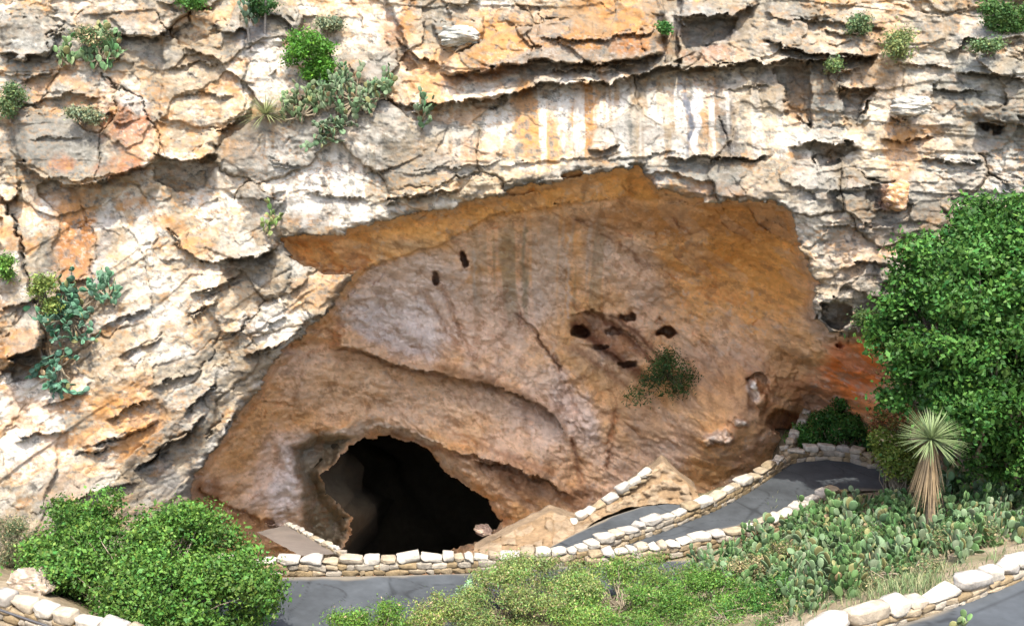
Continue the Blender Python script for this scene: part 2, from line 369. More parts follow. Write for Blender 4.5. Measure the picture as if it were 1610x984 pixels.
H6, E6, R6 = worley(gx2 / .9 + .3 * n2, gz2 / .6 + .3 * n1, 555, 1.4); DI += .13 * H6 * sstep(-.2, .5, noise(Xi * .25, Zi * .25, 556))
gx3, gz3 = rot(Xi + .4 * fbm(Xi * .6, Zi * .6, 570, 2), Zi, -52)
dash = np.maximum(sstep(.58, .85, noise(gx2 * .7, gz2 * 4.2, 571)) * sstep(820, 1000, U), .8 * sstep(.45, .75, noise(gx3 * .5, gz3 * 3.6, 572)) * sstep(560, 640, U) * (1 - sstep(940, 1040, U)))
dash = np.maximum(dash, .7 * sstep(.5, .8, noise(Xi * 3.2 + .5 * Zi, Zi * .8, 573)) * (1 - sstep(560, 700, U)) * sstep(540, 600, V))
DI += .13 * dash
Ui = U + 5 * fbm(Xi * .8, Zi * .8, 560, 3) + 2.5 * fbm(Xi * 3.5, Zi * 3.5, 562, 2); Vi = V + 5 * fbm(Xi * .8, Zi * .8, 561, 3) + 2.5 * fbm(Xi * 3.5, Zi * 3.5, 563, 2)
for L_ in [
 ([(520,548),(545,541),(600,566),(680,585),(760,600),(820,622),(868,650),(895,700)], 1.3, 60, .9, 26),
 ([(560,440),(600,414),(660,394),(705,380),(745,352),(800,334),(900,318),(1000,312)], 1.0, 40, .9, 30),
 ([(585,668),(640,676),(700,704),(760,722),(830,742),(875,770)], .7, 18, .7, 18),
 ([(740,726),(800,732),(860,752),(905,790)], .6, 22, .9, 34),
 ([(1090,330),(1160,350),(1220,380)], .15, 20, .15, 10),
 ([(885,500),(930,486),(985,520),(1030,560)], .35, 20, .35, 22),
 ([(905,540),(950,552),(1010,580)], .2, 12, .3, 12),
 ([(385,640),(420,632),(470,640)], .15, 10, .2, 10),
 ([(1175,596),(1195,584),(1212,598)], .3, 10, .9, 30),
 ([(300,760),(370,800),(480,846)], .0, 20, .5, 30)]:
    ledge(DI, *L_, Uu=Ui, Vv=Vi)
for pl, d_, wd in [([(690,430),(705,470),(722,520),(742,560)], .35, 4), ([(648,470),(662,455),(690,500),(722,545)], .3, 3), ([(812,492),(838,520),(880,580)], .5, 2.2),
                   ([(966,650),(960,700),(955,735)], .4, 2.5), ([(900,690),(912,760)], .4, 3), ([(760,360),(800,350),(840,356)], .2, 3),
                   ([(905,345),(950,360),(1000,375)], .25, 2.5), ([(745,560),(752,530)], .3, 3), ([(480,560),(470,600),(455,640)], .15, 3),
                   ([(1090,520),(1140,600),(1160,640)], .25, 3), ([(1060,345),(1075,360)], .3, 3), ([(870,560),(905,640),(900,700)], .25, 4)]:
    crack(DI, pl, d_ * .8, wd)
for cx, cy, rx, ry, d_ in [(728,408,7,11,2.6),(686,436,6,11,2.2),(985,499,11,7,2.6),(1047,524,14,8,3.6),(915,522,17,11,2.2),(945,545,12,6,1.2),(985,572,13,5,1.2),(965,520,14,4,.9),(1238,666,30,20,3.6),
                           (425,817,9,5,.8),(1325,541,7,7,.8),(1035,505,6,6,.5),(600,478,9,4,.4),(570,483,8,4,.3)]:
    q = ((Ui - cx) / rx) ** 2 + ((Vi - cy) / ry) ** 2; DI += d_ * (1 - sstep(.55, 1.25, q))
# boulders by the small cave; their sunlight is painted in with the wall colours
for cx, cy, rx, ry, d_ in [(1132,688,30,13,-1.3),(1187,612,10,20,-1.5),(1165,662,14,9,-1.2),(1196,640,8,14,-1.2)]:
    q = ((Ui - cx) / rx) ** 2 + ((Vi - cy) / ry) ** 2; DI += d_ * np.maximum(0, 1 - q)
# funnel round the cave mouth, a broader shelf on its left side
sh = sdist_poly(HOLE, Ui, Vi)
RINGL = [(455,700),(500,680),(560,684),(520,728),(505,742),(512,775),(548,815),(550,835),(540,862),(530,900),(470,880),(478,820),(470,760)]
srl = sdist_poly(RINGL, Ui, Vi)
DI += 1.3 * np.exp(-np.maximum(sh, 0) / 9) * (1 - .6 * sstep(560, 520, U))
DI += 2.4 * (1 - sstep(-22, 3, srl)); DI -= .5 * np.exp(-((srl - 12) / 12) ** 2)
DI -= .5 * np.exp(-((sh - 26) / 16) ** 2)

s_int = sdist_poly(INT, Ul, Vl)
mi = s_int < 0
edge = 1 - sstep(-14, 0, s_int)            # the wall eases back just behind the lip
Yin = Yi + DI
sk_ = np.exp(-((U - 1155) / 70) ** 2 - ((V - 660) / 60) ** 2); Yin = Yin - np.maximum(Yin - 6.0, 0) * .8 * sk_      # added spur: wall pulled forward so that its tips catch the sun
for cx, cy, rx, ry, yt in [(1130,689,24,9,4.9),(1162,664,14,8,4.8),(1187,606,7,10,4.1),(1193,628,9,14,4.3),(1112,695,9,6,5.0)]:
    q = ((Ui - cx) / rx) ** 2 + ((Vi - cy) / ry) ** 2 + .5 * fbm(Xi * 3, Zi * 3, 577, 3); m_ = 1 - sstep(.5, 1.2, q); Yin = Yin * (1 - m_) + (yt + .3 * q) * m_
D = D + (.55 + .4 * n1) * np.exp(-np.maximum(s_int, 0) / 7)      # the lip is broken and rounded under
YY = np.where(mi, np.maximum(Yo + .25, Yo + (Yin - Yo) * (.72 + .28 * edge)), Yo + D)
WW = P(U, V, YY)

# ---------------- colour of the rock, with some shade and sunlight painted in
def mixc(C, col, m): return C * (1 - m[..., None]) + np.array(col, float) * m[..., None]
WHITE, CREAM, TAN, ORANGE, RUST, GREY, DARK, BLUEG = (.68,.65,.58),(.50,.41,.285),(.37,.28,.175),(.48,.225,.06),(.35,.12,.035),(.20,.20,.175),(.07,.068,.065),(.24,.26,.30)
c1 = fbm(X * .35, Z * .5, 700, 5, .6); c2 = fbm(X * .5 + 9, Z * .9, 710, 5, .65); c3 = fbm(X * 2.2, Z * 3.2, 720, 4, .7); c4 = fbm(X * 1.1, Z * 1.6, 730, 5, .7)
R2m = R2h * (1 - mt) + R2t * mt; R1m = R1h * (1 - mt) + R1t * mt
C = np.empty(U.shape + (3,)); C[:] = CREAM
C = mixc(C, TAN, .7 * sstep(-.1, .6, c1)); C = mixc(C, WHITE, .7 * sstep(.1, .7, c2)); C = mixc(C, GREY, .5 * sstep(.1, .6, -c2))
C = mixc(C, ORANGE, .55 * sstep(.15, .7, c4) * sstep(-.4, .3, c1)); C = mixc(C, WHITE, .4 * (R2m > .72)); C = mixc(C, TAN, .35 * (R2m < .25))
BL = [ # u, v, ru, rv, angle, colour, strength
 (90,120,110,70,0,GREY,.6),(30,60,60,50,0,GREY,.5),(1480,60,110,50,0,GREY,.5),(1580,250,70,70,0,GREY,.45),(1330,110,60,50,0,GREY,.4),(590,200,50,30,0,GREY,.35),(60,50,70,40,0,GREY,.55),(30,215,50,60,0,GREY,.5),(120,250,80,40,0,GREY,.5),(1300,60,90,40,0,GREY,.4),(1560,220,60,60,0,GREY,.5),(1480,180,60,60,0,GREY,.4),(680,20,40,40,0,GREY,.4),(85,225,80,55,0,(.24,.225,.19),.75),(200,200,45,45,20,RUST,.75),(185,262,45,16,-12,RUST,.8),(95,255,22,14,0,RUST,.6),
 (215,165,25,12,0,WHITE,.8),(300,120,60,70,0,TAN,.45),(310,60,50,25,0,CREAM,.5),(225,30,40,20,0,ORANGE,.25),(400,60,25,40,0,BLUEG,.6),(420,110,40,60,10,WHITE,.75),
 (540,60,60,70,20,CREAM,.7),(575,70,26,70,-20,WHITE,.6),(460,260,45,60,0,WHITE,.85),(545,270,30,60,0,WHITE,.6),(375,240,30,30,0,ORANGE,.4),(600,260,45,40,0,GREY,.55),
 (400,270,35,30,0,GREY,.3),(670,260,60,32,0,TAN,.5),(640,20,16,45,0,ORANGE,.8),(625,60,20,50,-25,RUST,.45),(670,120,40,30,-20,ORANGE,.5),(725,50,45,30,0,GREY,.65),
 (790,70,90,55,0,(.52,.27,.09),.9),(950,50,110,60,0,(.50,.25,.08),.9),(870,60,60,40,0,(.46,.22,.07),.7),(880,30,60,30,0,TAN,.5),(980,70,40,18,0,RUST,.5),(900,90,110,12,0,GREY,.7),(760,115,80,12,-10,RUST,.45),
 (820,190,130,45,0,WHITE,.45),(825,180,20,70,0,ORANGE,.8),(860,215,34,44,0,ORANGE,.8),(920,190,22,66,0,ORANGE,.9),(885,160,10,50,0,BLUEG,.5),(772,200,12,60,0,WHITE,.8),(960,170,20,40,0,ORANGE,.35),(745,235,60,25,-10,ORANGE,.55),
 (735,165,50,20,0,CREAM,.7),(890,160,14,50,0,WHITE,.8),(985,190,14,70,0,WHITE,.9),(1020,190,34,70,0,CREAM,.6),(1096,185,9,70,0,(.68,.68,.68),.95),(1082,190,7,68,0,(.13,.15,.19),.9),(1070,160,7,50,0,BLUEG,.7),
 (1060,190,12,60,0,TAN,.5),(1120,180,14,60,0,ORANGE,.5),(1142,205,11,56,0,(.08,.075,.075),.9),(1130,170,8,50,0,DARK,.5),(1105,260,60,8,0,DARK,.4),(1150,235,26,12,20,DARK,.6),(1200,180,45,60,0,CREAM,.85),(1110,272,90,16,0,GREY,.65),  # flat dark ellipse paints the thin shadow under the lower ledge
 (1020,280,30,18,0,BLUEG,.6),(1150,300,80,14,0,RUST,.35),(1210,285,50,30,0,CREAM,.5),(1110,50,45,30,0,BLUEG,.35),(1120,85,60,14,0,RUST,.45),(1255,150,20,50,0,ORANGE,.55),  # blue-grey ellipse near the top paints the shadow in the overhang recess
 (1300,185,34,45,0,GREY,.8),(1275,270,40,40,20,WHITE,.5),(1340,290,50,40,0,GREY,.4),(1260,30,80,30,0,GREY,.35),(1330,70,60,30,0,CREAM,.5),(1390,60,40,50,0,ORANGE,.35),
 (1415,240,26,60,0,ORANGE,.8),(1400,310,22,25,0,RUST,.75),(1450,220,30,30,0,ORANGE,.4),(1435,165,28,16,0,GREY,.7),(1500,120,60,60,0,GREY,.45),(1560,140,70,80,0,(.23,.24,.21),.65),(1400,130,60,40,0,(.25,.25,.20),.5),(1450,280,60,60,0,(.30,.29,.24),.4),
 (1540,270,60,50,0,WHITE,.4),(1370,130,60,30,0,ORANGE,.3),(1350,400,50,50,0,ORANGE,.35),(1300,370,30,40,0,GREY,.4),(1400,370,60,50,0,WHITE,.35),
 (60,340,40,25,0,WHITE,.6),(112,345,34,44,0,(.50,.25,.09),.9),(112,400,34,60,0,(.38,.17,.06),.85),(70,400,22,50,0,GREY,.45),(160,400,16,70,10,BLUEG,.35),(200,390,30,50,15,TAN,.5),
 (230,360,30,50,25,WHITE,.6),(310,390,30,18,10,ORANGE,.65),(30,330,30,14,0,CREAM,.6),(20,400,20,60,10,GREY,.4),(30,540,45,25,-15,ORANGE,.8),(30,490,35,20,-15,GREY,.5),
 (40,640,60,40,0,WHITE,.75),(225,500,55,24,-8,WHITE,.8),(280,560,40,12,-18,WHITE,.85),(210,640,60,50,0,ORANGE,.65),(180,590,40,40,0,TAN,.45),(270,610,45,30,-20,GREY,.35),
 (420,510,45,35,-30,WHITE,.75),(350,480,50,30,-25,CREAM,.5),(500,455,45,30,-20,ORANGE,.35),(215,695,35,26,-30,ORANGE,.75),(120,680,40,50,0,GREY,.4),(60,720,60,60,-30,WHITE,.6),
 (260,760,26,40,0,BLUEG,.4),(110,770,45,30,-35,ORANGE,.45),(330,620,50,40,-35,GREY,.3),(400,590,60,14,-45,CREAM,.8),(340,690,60,8,-55,WHITE,.8),(300,720,40,14,-50,CREAM,.6),(1330,470,40,30,0,WHITE,.3),
 (560,340,80,16,-8,WHITE,.6),(490,330,50,26,0,BLUEG,.3),(800,290,80,12,-9,CREAM,.6)]
for (cu, cv, ru, rv, an, col, st) in BL:
    m_ = 2.0 * max(ru, rv) + 20
    i0, i1 = np.searchsorted(us, cu - m_), np.searchsorted(us, cu + m_); j0, j1 = np.searchsorted(vs, cv - m_), np.searchsorted(vs, cv + m_)
    s = (slice(j0, j1), slice(i0, i1)); a_ = math.radians(an); du, dv = Uw[s] - cu, Vw[s] - cv
    x_, y_ = du * math.cos(a_) + dv * math.sin(a_), -du * math.sin(a_) + dv * math.cos(a_)
    q = np.sqrt((x_ / ru) ** 2 + (y_ / rv) ** 2) + .28 * c4[s]
    C[s] = mixc(C[s], col, st * (1 - sstep(.6, 1.25, q)))
# vertical drip streaks on the smooth faces
st_ = noise(X * 2.2 + .2 * n1, Z * .12, 740) + .6 * noise(X * 5.5, Z * .25, 741)
sm = np.maximum(np.exp(-((U - 960) / 280) ** 4 - ((V - 195) / 62) ** 4), np.exp(-((U - 500) / 110) ** 4 - ((V - 275) / 65) ** 4))
C = mixc(C, WHITE, .85 * sm * sstep(.05, .4, st_)); C = mixc(C, GREY, .8 * sm * sstep(.2, .6, -st_) * sstep(-.2, .3, c3))
# fine mottling: rusty flecks, pale scabs and lichen; then painted dash shadows
sp1 = fbm(X * 4.2, Z * 6.5, 760, 3, .7); sp2 = fbm(X * 9, Z * 11, 761, 2, .7); zone = sstep(-.25, .35, fbm(X * .3, Z * .45, 762, 3))
C = mixc(C, (.50,.26,.09), .55 * zone * sstep(.15, .6, sp1)); C = mixc(C, WHITE, .3 * (1 - zone) * sstep(.2, .6, -sp1)); C = mixc(C, (.13,.125,.115), .7 * sstep(.38, .7, sp2) * sstep(-.2, .4, c3 + .4 * c2))
C = mixc(C, (.33,.22,.13), .45 * sstep(.35, .75, noise(X * 1.1, Z * 5.5 + n1, 763)))  # level brown dashes: small crack shadows put into the colour
# weathering specks, dirt in joints
C = mixc(C, GREY, .55 * sstep(.28, .62, c3)); C = mixc(C, DARK, .5 * sstep(.5, .85, c3 * .7 + .5 * fbm(X * 6, Z * 8, 750, 3, .7)))
C = mixc(C, TAN, .5 * np.exp(-((E1h * (1 - mt) + E1t * mt) / .05) ** 2))
C *= (.88 + .42 * (R1m - .4) + .30 * (R2m - .5))[..., None]; C = mixc(C, GREY, .45 * (R1m < .3) * sstep(-.3, .3, c2)); C = mixc(C, ORANGE, .4 * (R1m > .8) * sstep(-.2, .3, c4)); C = np.clip(C * .70, .01, .6)

# inner wall
LAV, PINK, OCH, BRN, RED, GRN = (.86,.73,.64),(.88,.64,.46),(.84,.44,.13),(.32,.15,.07),(.80,.22,.04),(.26,.25,.16)
CI = np.empty(U.shape + (3,)); CI[:] = (.86,.56,.32)
k1 = fbm(Xi * .3, Zi * .3, 800, 5, .6); k2 = fbm(Xi * .9, Zi * .9, 810, 5, .65); k3 = fbm(Xi * 2.5, Zi * 2.5, 820, 4, .7)
CI = mixc(CI, PINK, .6 * sstep(0, .6, k1)); CI = mixc(CI, OCH, .5 * sstep(0, .6, -k1) )
def cb(cu, cv, ru, rv, an, col, st):
    a_ = math.radians(an); du, dv = Ui - cu, Vi - cv
    x_, y_ = du * math.cos(a_) + dv * math.sin(a_), -du * math.sin(a_) + dv * math.cos(a_)
    q = np.sqrt((x_ / ru) ** 2 + (y_ / rv) ** 2) + .25 * k2
    global CI
    CI = mixc(CI, col, st * (1 - sstep(.55, 1.3, q)))
for a_ in [(640,450,110,50,-20,LAV,.8),(620,520,90,36,20,(.56,.48,.44),.8),(760,500,110,70,0,LAV,.55),(500,600,90,60,0,PINK,.4),(860,640,60,60,30,LAV,.5),(720,650,120,40,20,PINK,.3),
           (700,590,120,16,12,(.40,.24,.13),.6),(600,630,150,50,12,(.84,.60,.38),.5),(620,500,100,40,15,(.88,.80,.74),.7),(1180,380,110,70,20,(.80,.38,.09),.6),(1230,480,60,90,0,(.78,.40,.12),.5),(820,760,60,36,25,BRN,.55),(1150,420,150,110,0,OCH,.75),(1080,350,200,30,0,(.48,.24,.09),.7),(1000,430,40,70,-20,LAV,.45),(940,380,30,40,0,(.5,.42,.36),.5),  # long thin brown ellipse paints the shadow band under the fold
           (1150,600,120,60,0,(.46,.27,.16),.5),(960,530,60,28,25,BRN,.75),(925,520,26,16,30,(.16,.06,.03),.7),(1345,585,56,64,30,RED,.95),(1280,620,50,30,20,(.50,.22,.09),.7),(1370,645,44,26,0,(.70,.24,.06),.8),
           (325,775,30,30,20,BRN,.75),(400,830,60,20,25,(.36,.20,.11),.6),(430,740,40,70,25,LAV,.5),(470,760,20,70,12,(.84,.74,.64),.8),(520,690,60,14,-15,(.84,.76,.64),.9),(640,684,60,10,18,(.84,.74,.60),.9),(715,738,50,10,45,(.78,.64,.48),.8),
           (1132,688,26,11,0,(.88,.82,.74),.98),(1185,612,9,18,0,(.86,.80,.72),.95),(1165,664,12,8,0,(.84,.78,.70),.9),(1317,497,60,34,0,(.42,.40,.38),.7),(910,785,30,24,0,BRN,.7),(1130,720,80,40,-30,OCH,.4),  # pale ellipses on the boulders paint patches of sunlight
           (1020,700,60,60,0,(.44,.28,.17),.4),(960,590,90,30,25,(.40,.27,.13),.4),(515,800,36,60,15,(.30,.26,.17),.85),(445,770,22,70,10,(.86,.78,.72),.8),(475,712,34,22,-35,(.86,.80,.74),.8),(900,640,30,80,-25,LAV,.6),(800,640,90,26,14,(.80,.62,.48),.5),(1000,640,60,40,20,(.62,.40,.24),.4)]: cb(*a_)
CI = mixc(CI, (.27,.23,.15), .85 * (1 - sstep(-6, 3, srl)))  # recess darkened to paint its shade; the olive tint is rock colour
# ochre roof band
band = sdist_poly([(430,360),(720,310),(1020,240),(1040,310),(900,320),(800,338),(748,354),(705,382),(660,396),(600,416),(556,446),(545,470),(430,430)], Ui, Vi)
CI = mixc(CI, (.84,.45,.14), .85 * (1 - sstep(-4, 4, band))); CI = mixc(CI, (.46,.38,.28), .6 * (1 - sstep(-2, 8, band)) * np.exp(-((U - 640) / 45) ** 2 - ((V - 385) / 12) ** 2))
# vertical seep streaks under the roof
vst = 1.25 * noise(Xi * 1.6, Zi * .08, 830) + .6 * noise(Xi * 4, Zi * .2, 831); vm = np.exp(-((U - 850) / 110) ** 4 - ((V - 420) / 90) ** 4)
CI = mixc(CI, GRN, .6 * vm * sstep(.15, .6, vst)); CI = mixc(CI, (.66,.58,.50), .6 * vm * sstep(.15, .55, -vst))
gst = noise(Xi * .9, Zi * .10, 840); CI = mixc(CI, (.36,.2,.09), .35 * sstep(.15, .6, gst) * sstep(980, 1080, U) * (1 - sstep(540, 640, V)))
CI = mixc(CI, (.25,.14,.07), .45 * sstep(.3, .7, k3 * .6 + .5 * g2)); CI *= (1 + .14 * k3)[..., None]
CI = mixc(CI, (.36,.2,.1), .45 * dash)  # shade of the dash-shaped hollows put into the colour
CI = mixc(CI, (.70,.56,.44), .5 * sstep(.3, .8, -k3) * sstep(-.3, .4, k1)); CI = mixc(CI, (.34,.19,.09), .5 * sstep(.25, .7, fbm(Xi * 1.4, Zi * 1.4, 850, 5, .7)))
CI = mixc(CI, (.56,.44,.34), .25 * (R4 > .75))
for pl_, wd_, cl_, st__ in [([(690,430),(705,470),(722,520),(742,560)],3,BRN,.35),([(648,470),(662,455),(690,500),(722,545)],2.5,BRN,.3),([(812,492),(838,520),(880,580)],2.5,(.16,.08,.04),.8),  # brown lines paint crease shade along grooves and folds
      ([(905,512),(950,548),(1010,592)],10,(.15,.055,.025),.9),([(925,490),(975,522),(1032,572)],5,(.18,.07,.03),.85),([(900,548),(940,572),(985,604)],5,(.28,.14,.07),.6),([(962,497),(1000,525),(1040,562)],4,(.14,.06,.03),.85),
      ([(690,578),(760,594),(830,624),(862,646)],7,(.33,.18,.09),.75),([(535,546),(600,572),(680,590)],3,(.36,.2,.1),.6),([(945,364),(975,382),(1005,410)],2.5,(.25,.13,.07),.7),([(905,345),(930,352)],3,(.2,.1,.05),.7),  # first line paints the shadow band beneath the fold
      ([(900,690),(908,730),(918,775)],4,BRN,.5),([(966,640),(960,690),(954,735)],3,BRN,.6),([(1180,590),(1178,640)],4,(.2,.1,.05),.6),([(750,700),(800,716),(870,744)],6,BRN,.6),([(620,680),(680,704),(740,722)],4,BRN,.6),
      ([(1205,640),(1190,690),(1150,740)],6,(.34,.16,.08),.5),([(1060,345),(1085,370)],3,(.25,.1,.04),.6),([(1130,350),(1200,392)],5,(.40,.2,.08),.5),([(745,395),(750,470)],3,(.62,.55,.46),.6),([(893,370),(893,500)],3,(.75,.66,.56),.6),([(826,360),(822,480)],4,GRN,.6)]:
    CI = mixc(CI, cl_, st__ * np.exp(-(dist_line(pl_, Ui, Vi) / wd_) ** 2))
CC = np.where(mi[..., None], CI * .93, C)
lipl = np.exp(-((s_int + 3) / 5) ** 2) * mi; CC = mixc(CC, (.5,.38,.26), .4 * lipl)

# faces
nu, nv = len(us), len(vs)
idx = np.arange(nu * nv).reshape(nv, nu)
q = np.stack([idx[:-1, :-1], idx[1:, :-1], idx[1:, 1:], idx[:-1, 1:]], -1)
Uc, Vc = (U[:-1, :-1] + U[1:, 1:]) / 2, (V[:-1, :-1] + V[1:, 1:]) / 2
hole_c = (sh[:-1, :-1] < 0) & (sh[1:, 1:] < 0)
inner_c = (mi[:-1, :-1] & mi[1:, 1:] & mi[1:, :-1] & mi[:-1, 1:])
def sub_mesh(name, mask, mat, smooth):
    f = q[mask]; used, inv = np.unique(f, return_inverse=True)
    return mesh_np(name, WW.reshape(-1, 3)[used], inv.reshape(f.shape), mat, CC.reshape(-1, 3)[used], smooth=smooth)
structure(sub_mesh("cliff", ~inner_c, M_rock, False), "sunlit limestone cliff in cream, white and orange above and around the cave")
structure(sub_mesh("cave_wall", inner_c & ~hole_c, M_cave, False), "shaded tan and ochre inner wall of the cave entrance")

def resample(pl, n):
    pl = np.array(pl, float); d = np.r_[0, np.cumsum(np.linalg.norm(np.diff(pl, axis=0), axis=1))]; t = np.linspace(0, d[-1], n)
    return np.stack([np.interp(t, d, pl[:, k]) for k in range(pl.shape[1])], -1)
# dark passage behind the mouth
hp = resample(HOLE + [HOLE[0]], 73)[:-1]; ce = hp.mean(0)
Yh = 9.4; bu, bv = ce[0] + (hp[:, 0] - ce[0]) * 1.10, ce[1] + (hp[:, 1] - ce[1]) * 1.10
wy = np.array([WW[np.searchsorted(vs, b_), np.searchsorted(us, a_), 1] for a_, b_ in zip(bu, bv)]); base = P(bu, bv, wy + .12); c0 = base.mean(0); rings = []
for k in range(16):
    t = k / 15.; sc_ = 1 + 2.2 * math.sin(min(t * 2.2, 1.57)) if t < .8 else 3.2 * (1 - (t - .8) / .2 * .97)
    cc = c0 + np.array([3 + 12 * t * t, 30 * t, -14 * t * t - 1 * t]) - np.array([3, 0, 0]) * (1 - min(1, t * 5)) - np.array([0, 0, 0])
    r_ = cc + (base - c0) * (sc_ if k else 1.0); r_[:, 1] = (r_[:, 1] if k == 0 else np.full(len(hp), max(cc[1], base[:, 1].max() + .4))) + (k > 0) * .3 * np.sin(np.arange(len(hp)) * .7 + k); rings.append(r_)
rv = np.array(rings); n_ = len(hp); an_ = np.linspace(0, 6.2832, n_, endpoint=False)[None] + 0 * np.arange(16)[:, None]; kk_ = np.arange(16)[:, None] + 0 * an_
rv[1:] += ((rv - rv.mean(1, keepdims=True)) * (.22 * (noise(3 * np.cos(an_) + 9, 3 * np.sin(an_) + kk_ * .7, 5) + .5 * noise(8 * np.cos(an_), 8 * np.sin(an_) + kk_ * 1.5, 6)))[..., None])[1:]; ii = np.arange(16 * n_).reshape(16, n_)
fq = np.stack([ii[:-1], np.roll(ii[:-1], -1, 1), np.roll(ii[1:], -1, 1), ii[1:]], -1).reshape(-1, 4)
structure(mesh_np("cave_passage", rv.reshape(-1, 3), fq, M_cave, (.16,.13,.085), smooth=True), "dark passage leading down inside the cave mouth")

# plateau above the cliff: starts at the top edge of the cliff sheet
top = WW[0]; pl = [top]
for k in range(1, 8):
    r_ = top.copy(); r_[:, 1] += k * 12; r_[:, 2] += .6 * k + .8 * noise(top[:, 0] * .1, np.full(nu, k * 1.0), 3); pl.append(r_)
pv = np.array(pl); ii = np.arange(8 * nu).reshape(8, nu)
fq = np.stack([ii[:-1, :-1], ii[:-1, 1:], ii[1:, 1:], ii[1:, :-1]], -1).reshape(-1, 4)
structure(mesh_np("hilltop", pv.reshape(-1, 3), fq, M_soil, (.42,.34,.24)))

# ------------------------------------------------------------------ ground
WALL_A = [(330,893),(385,886),(440,883),(520,881),(600,881),(680,878),(740,874),(820,864),(890,856),(950,842),(1010,824),(1060,803),(1120,772),(1180,742),(1226,712)]
wallA_w = G(np.array([p[0] for p in WALL_A]), np.array([p[1] for p in WALL_A]) + 10, .3)
tp_pts = []
def gp(u, v, Y=None, z=None, dz=0):
    p = P(u, v, Y) if Y is not None else G(u, v, z); tp_pts.append((p[0], p[1], p[2] + dz))
for u_, v_ in [(100,925),(300,915),(450,907),(600,905),(800,898),(1000,880),(450,984),(620,984),(300,960),(1100,795),(1200,750),(1290,735),(1380,745),(1100,838),(1200,815),(1285,778),(900,925),(1050,905),(1430,765),(1430,735),(1360,775),(1330,760)]:
    gp(u_, v_, z=-.08)
for u_, v_, y_ in [(1400,955,-17.5),(1300,1010,-19),(1350,880,-9.8),(1200,870,-5.5),(1180,930,-10.5),(1450,800,-5),(1600,800,-7),(1500,720,.2),(1610,690,1),(1550,870,-13),(900,1000,-12),(1050,970,-11),(600,1050,-13.5),(900,1060,-15),(1100,1040,-16),(180,990,-12),(60,930,-12),(30,890,-7.5)]:
    gp(u_, v_, Y=y_)
for u_, v_ in [(1500,1010),(1610,1050),(1450,1060),(1700,1010),(1400,1120),(1600,1150),(1300,1080),(1400,984),(1500,960),(1610,920),(1700,900),(1610,984),(1700,984)]: gp(u_, v_, z=5.55)
for u_, v_ in [(0,975),(100,1000),(230,1020),(-100,950)]: gp(u_, v_, z=3.1)
tp_pts += [(0,-25,4),(0,-34,11),(0,-44,16.0),(-30,-44,15.6),(30,-44,15.6),(0,-70,15),(-40,-70,14),(40,-70,14),(-25,-28,8),(28,-28,9),(-30,-8,3),(34,-6,5),(-40,5,6),(40,5,6),(-20,-5,.6),(-60,-30,14),(60,-30,14)]
gxs = np.arange(-60, 60.1, .3); gys = np.arange(-75, 16.1, .3); GX, GY = np.meshgrid(gxs, gys)
def ground_raw(x, y): return tps(tp_pts, x, y, 10.)
GZ = ground_raw(GX, GY)
# behind wall A the floor drops away into the cave
ya = np.interp(GX, wallA_w[:, 0], wallA_w[:, 1])
x_p1 = G(740, 870, 0)[0]; x_l = wallA_w[0, 0]; x_r = G(1235, 720, 0)[0]
beh = sstep(.0, 1.4, GY - ya) 
side = sstep(x_l - 1.5, x_l, GX) * (1 - sstep(x_r - .3, x_r + .5, GX))
drop = beh * side * (3.0 + 1.0 * np.maximum(GY - ya, 0))
p1m = sstep(x_p1, x_p1 + 1.5, GX) * (1 - sstep(.0, .5, GY - np.interp(GX, [P(740,872,-5)[0], G(930,822,0)[0], G(1060,785,0)[0], 12], [G(740,872,0)[1], G(930,815,0)[1], G(1060,782,0)[1], 4])))
GZ = GZ - drop * (1 - p1m)
inz = (GY > ya + .6) & (GX > G(292, 850, 0)[0] - 2.2) & (GX < x_p1)
GZ = np.where(inz, np.minimum(GZ, -1.5 - .9 * (GY - ya)), GZ)
GZ = np.where(GY > 9, np.minimum(GZ, -4 + 0 * GZ), GZ)
nearp = np.zeros(GX.shape)
GZn = GZ + .06 * fbm(GX * .8, GY * .8, 900, 4)
g1 = fbm(GX * .3, GY * .3, 910, 4, .6); GC = np.empty(GX.shape + (3,)); GC[:] = (.27,.215,.14)
GC = mixc(GC, (.36,.30,.21), .7 * sstep(0, .6, g1)); GC = mixc(GC, (.14,.14,.07), .7 * sstep(0, .6, -g1)); GC = mixc(GC, (.60,.52,.40), .75 * sstep(-21, -27, GY))  # unseen ground near the camera made pale to bounce light into the alcove
ng = len(gxs); ii = np.arange(GX.size).reshape(GX.shape)
fq = np.stack([ii[:-1, :-1], ii[:-1, 1:], ii[1:, 1:], ii[1:, :-1]], -1).reshape(-1, 4)
structure(mesh_np("ground", np.stack([GX, GY, GZn], -1).reshape(-1, 3), fq, M_soil, GC.reshape(-1, 3), smooth=True))
def gz(x, y):
    i = np.clip((np.asarray(x) + 60) / .3, 0, len(gxs) - 2); j = np.clip((np.asarray(y) + 75) / .3, 0, len(gys) - 2)
    i0 = np.floor(i).astype(int); j0 = np.floor(j).astype(int); fx, fy = i - i0, j - j0
    return GZn[j0, i0] * (1 - fx) * (1 - fy) + GZn[j0, i0 + 1] * fx * (1 - fy) + GZn[j0 + 1, i0] * (1 - fx) * fy + GZn[j0 + 1, i0 + 1] * fx * fy
def hit_ground(u, v):            # where the view ray through a photo pixel meets the ground sheet
    for Y in np.arange(-34, 8, .15):
        p = P(u, v, Y)
        if p[2] <= gz(p[0], p[1]): return p
    return P(u, v, 0)

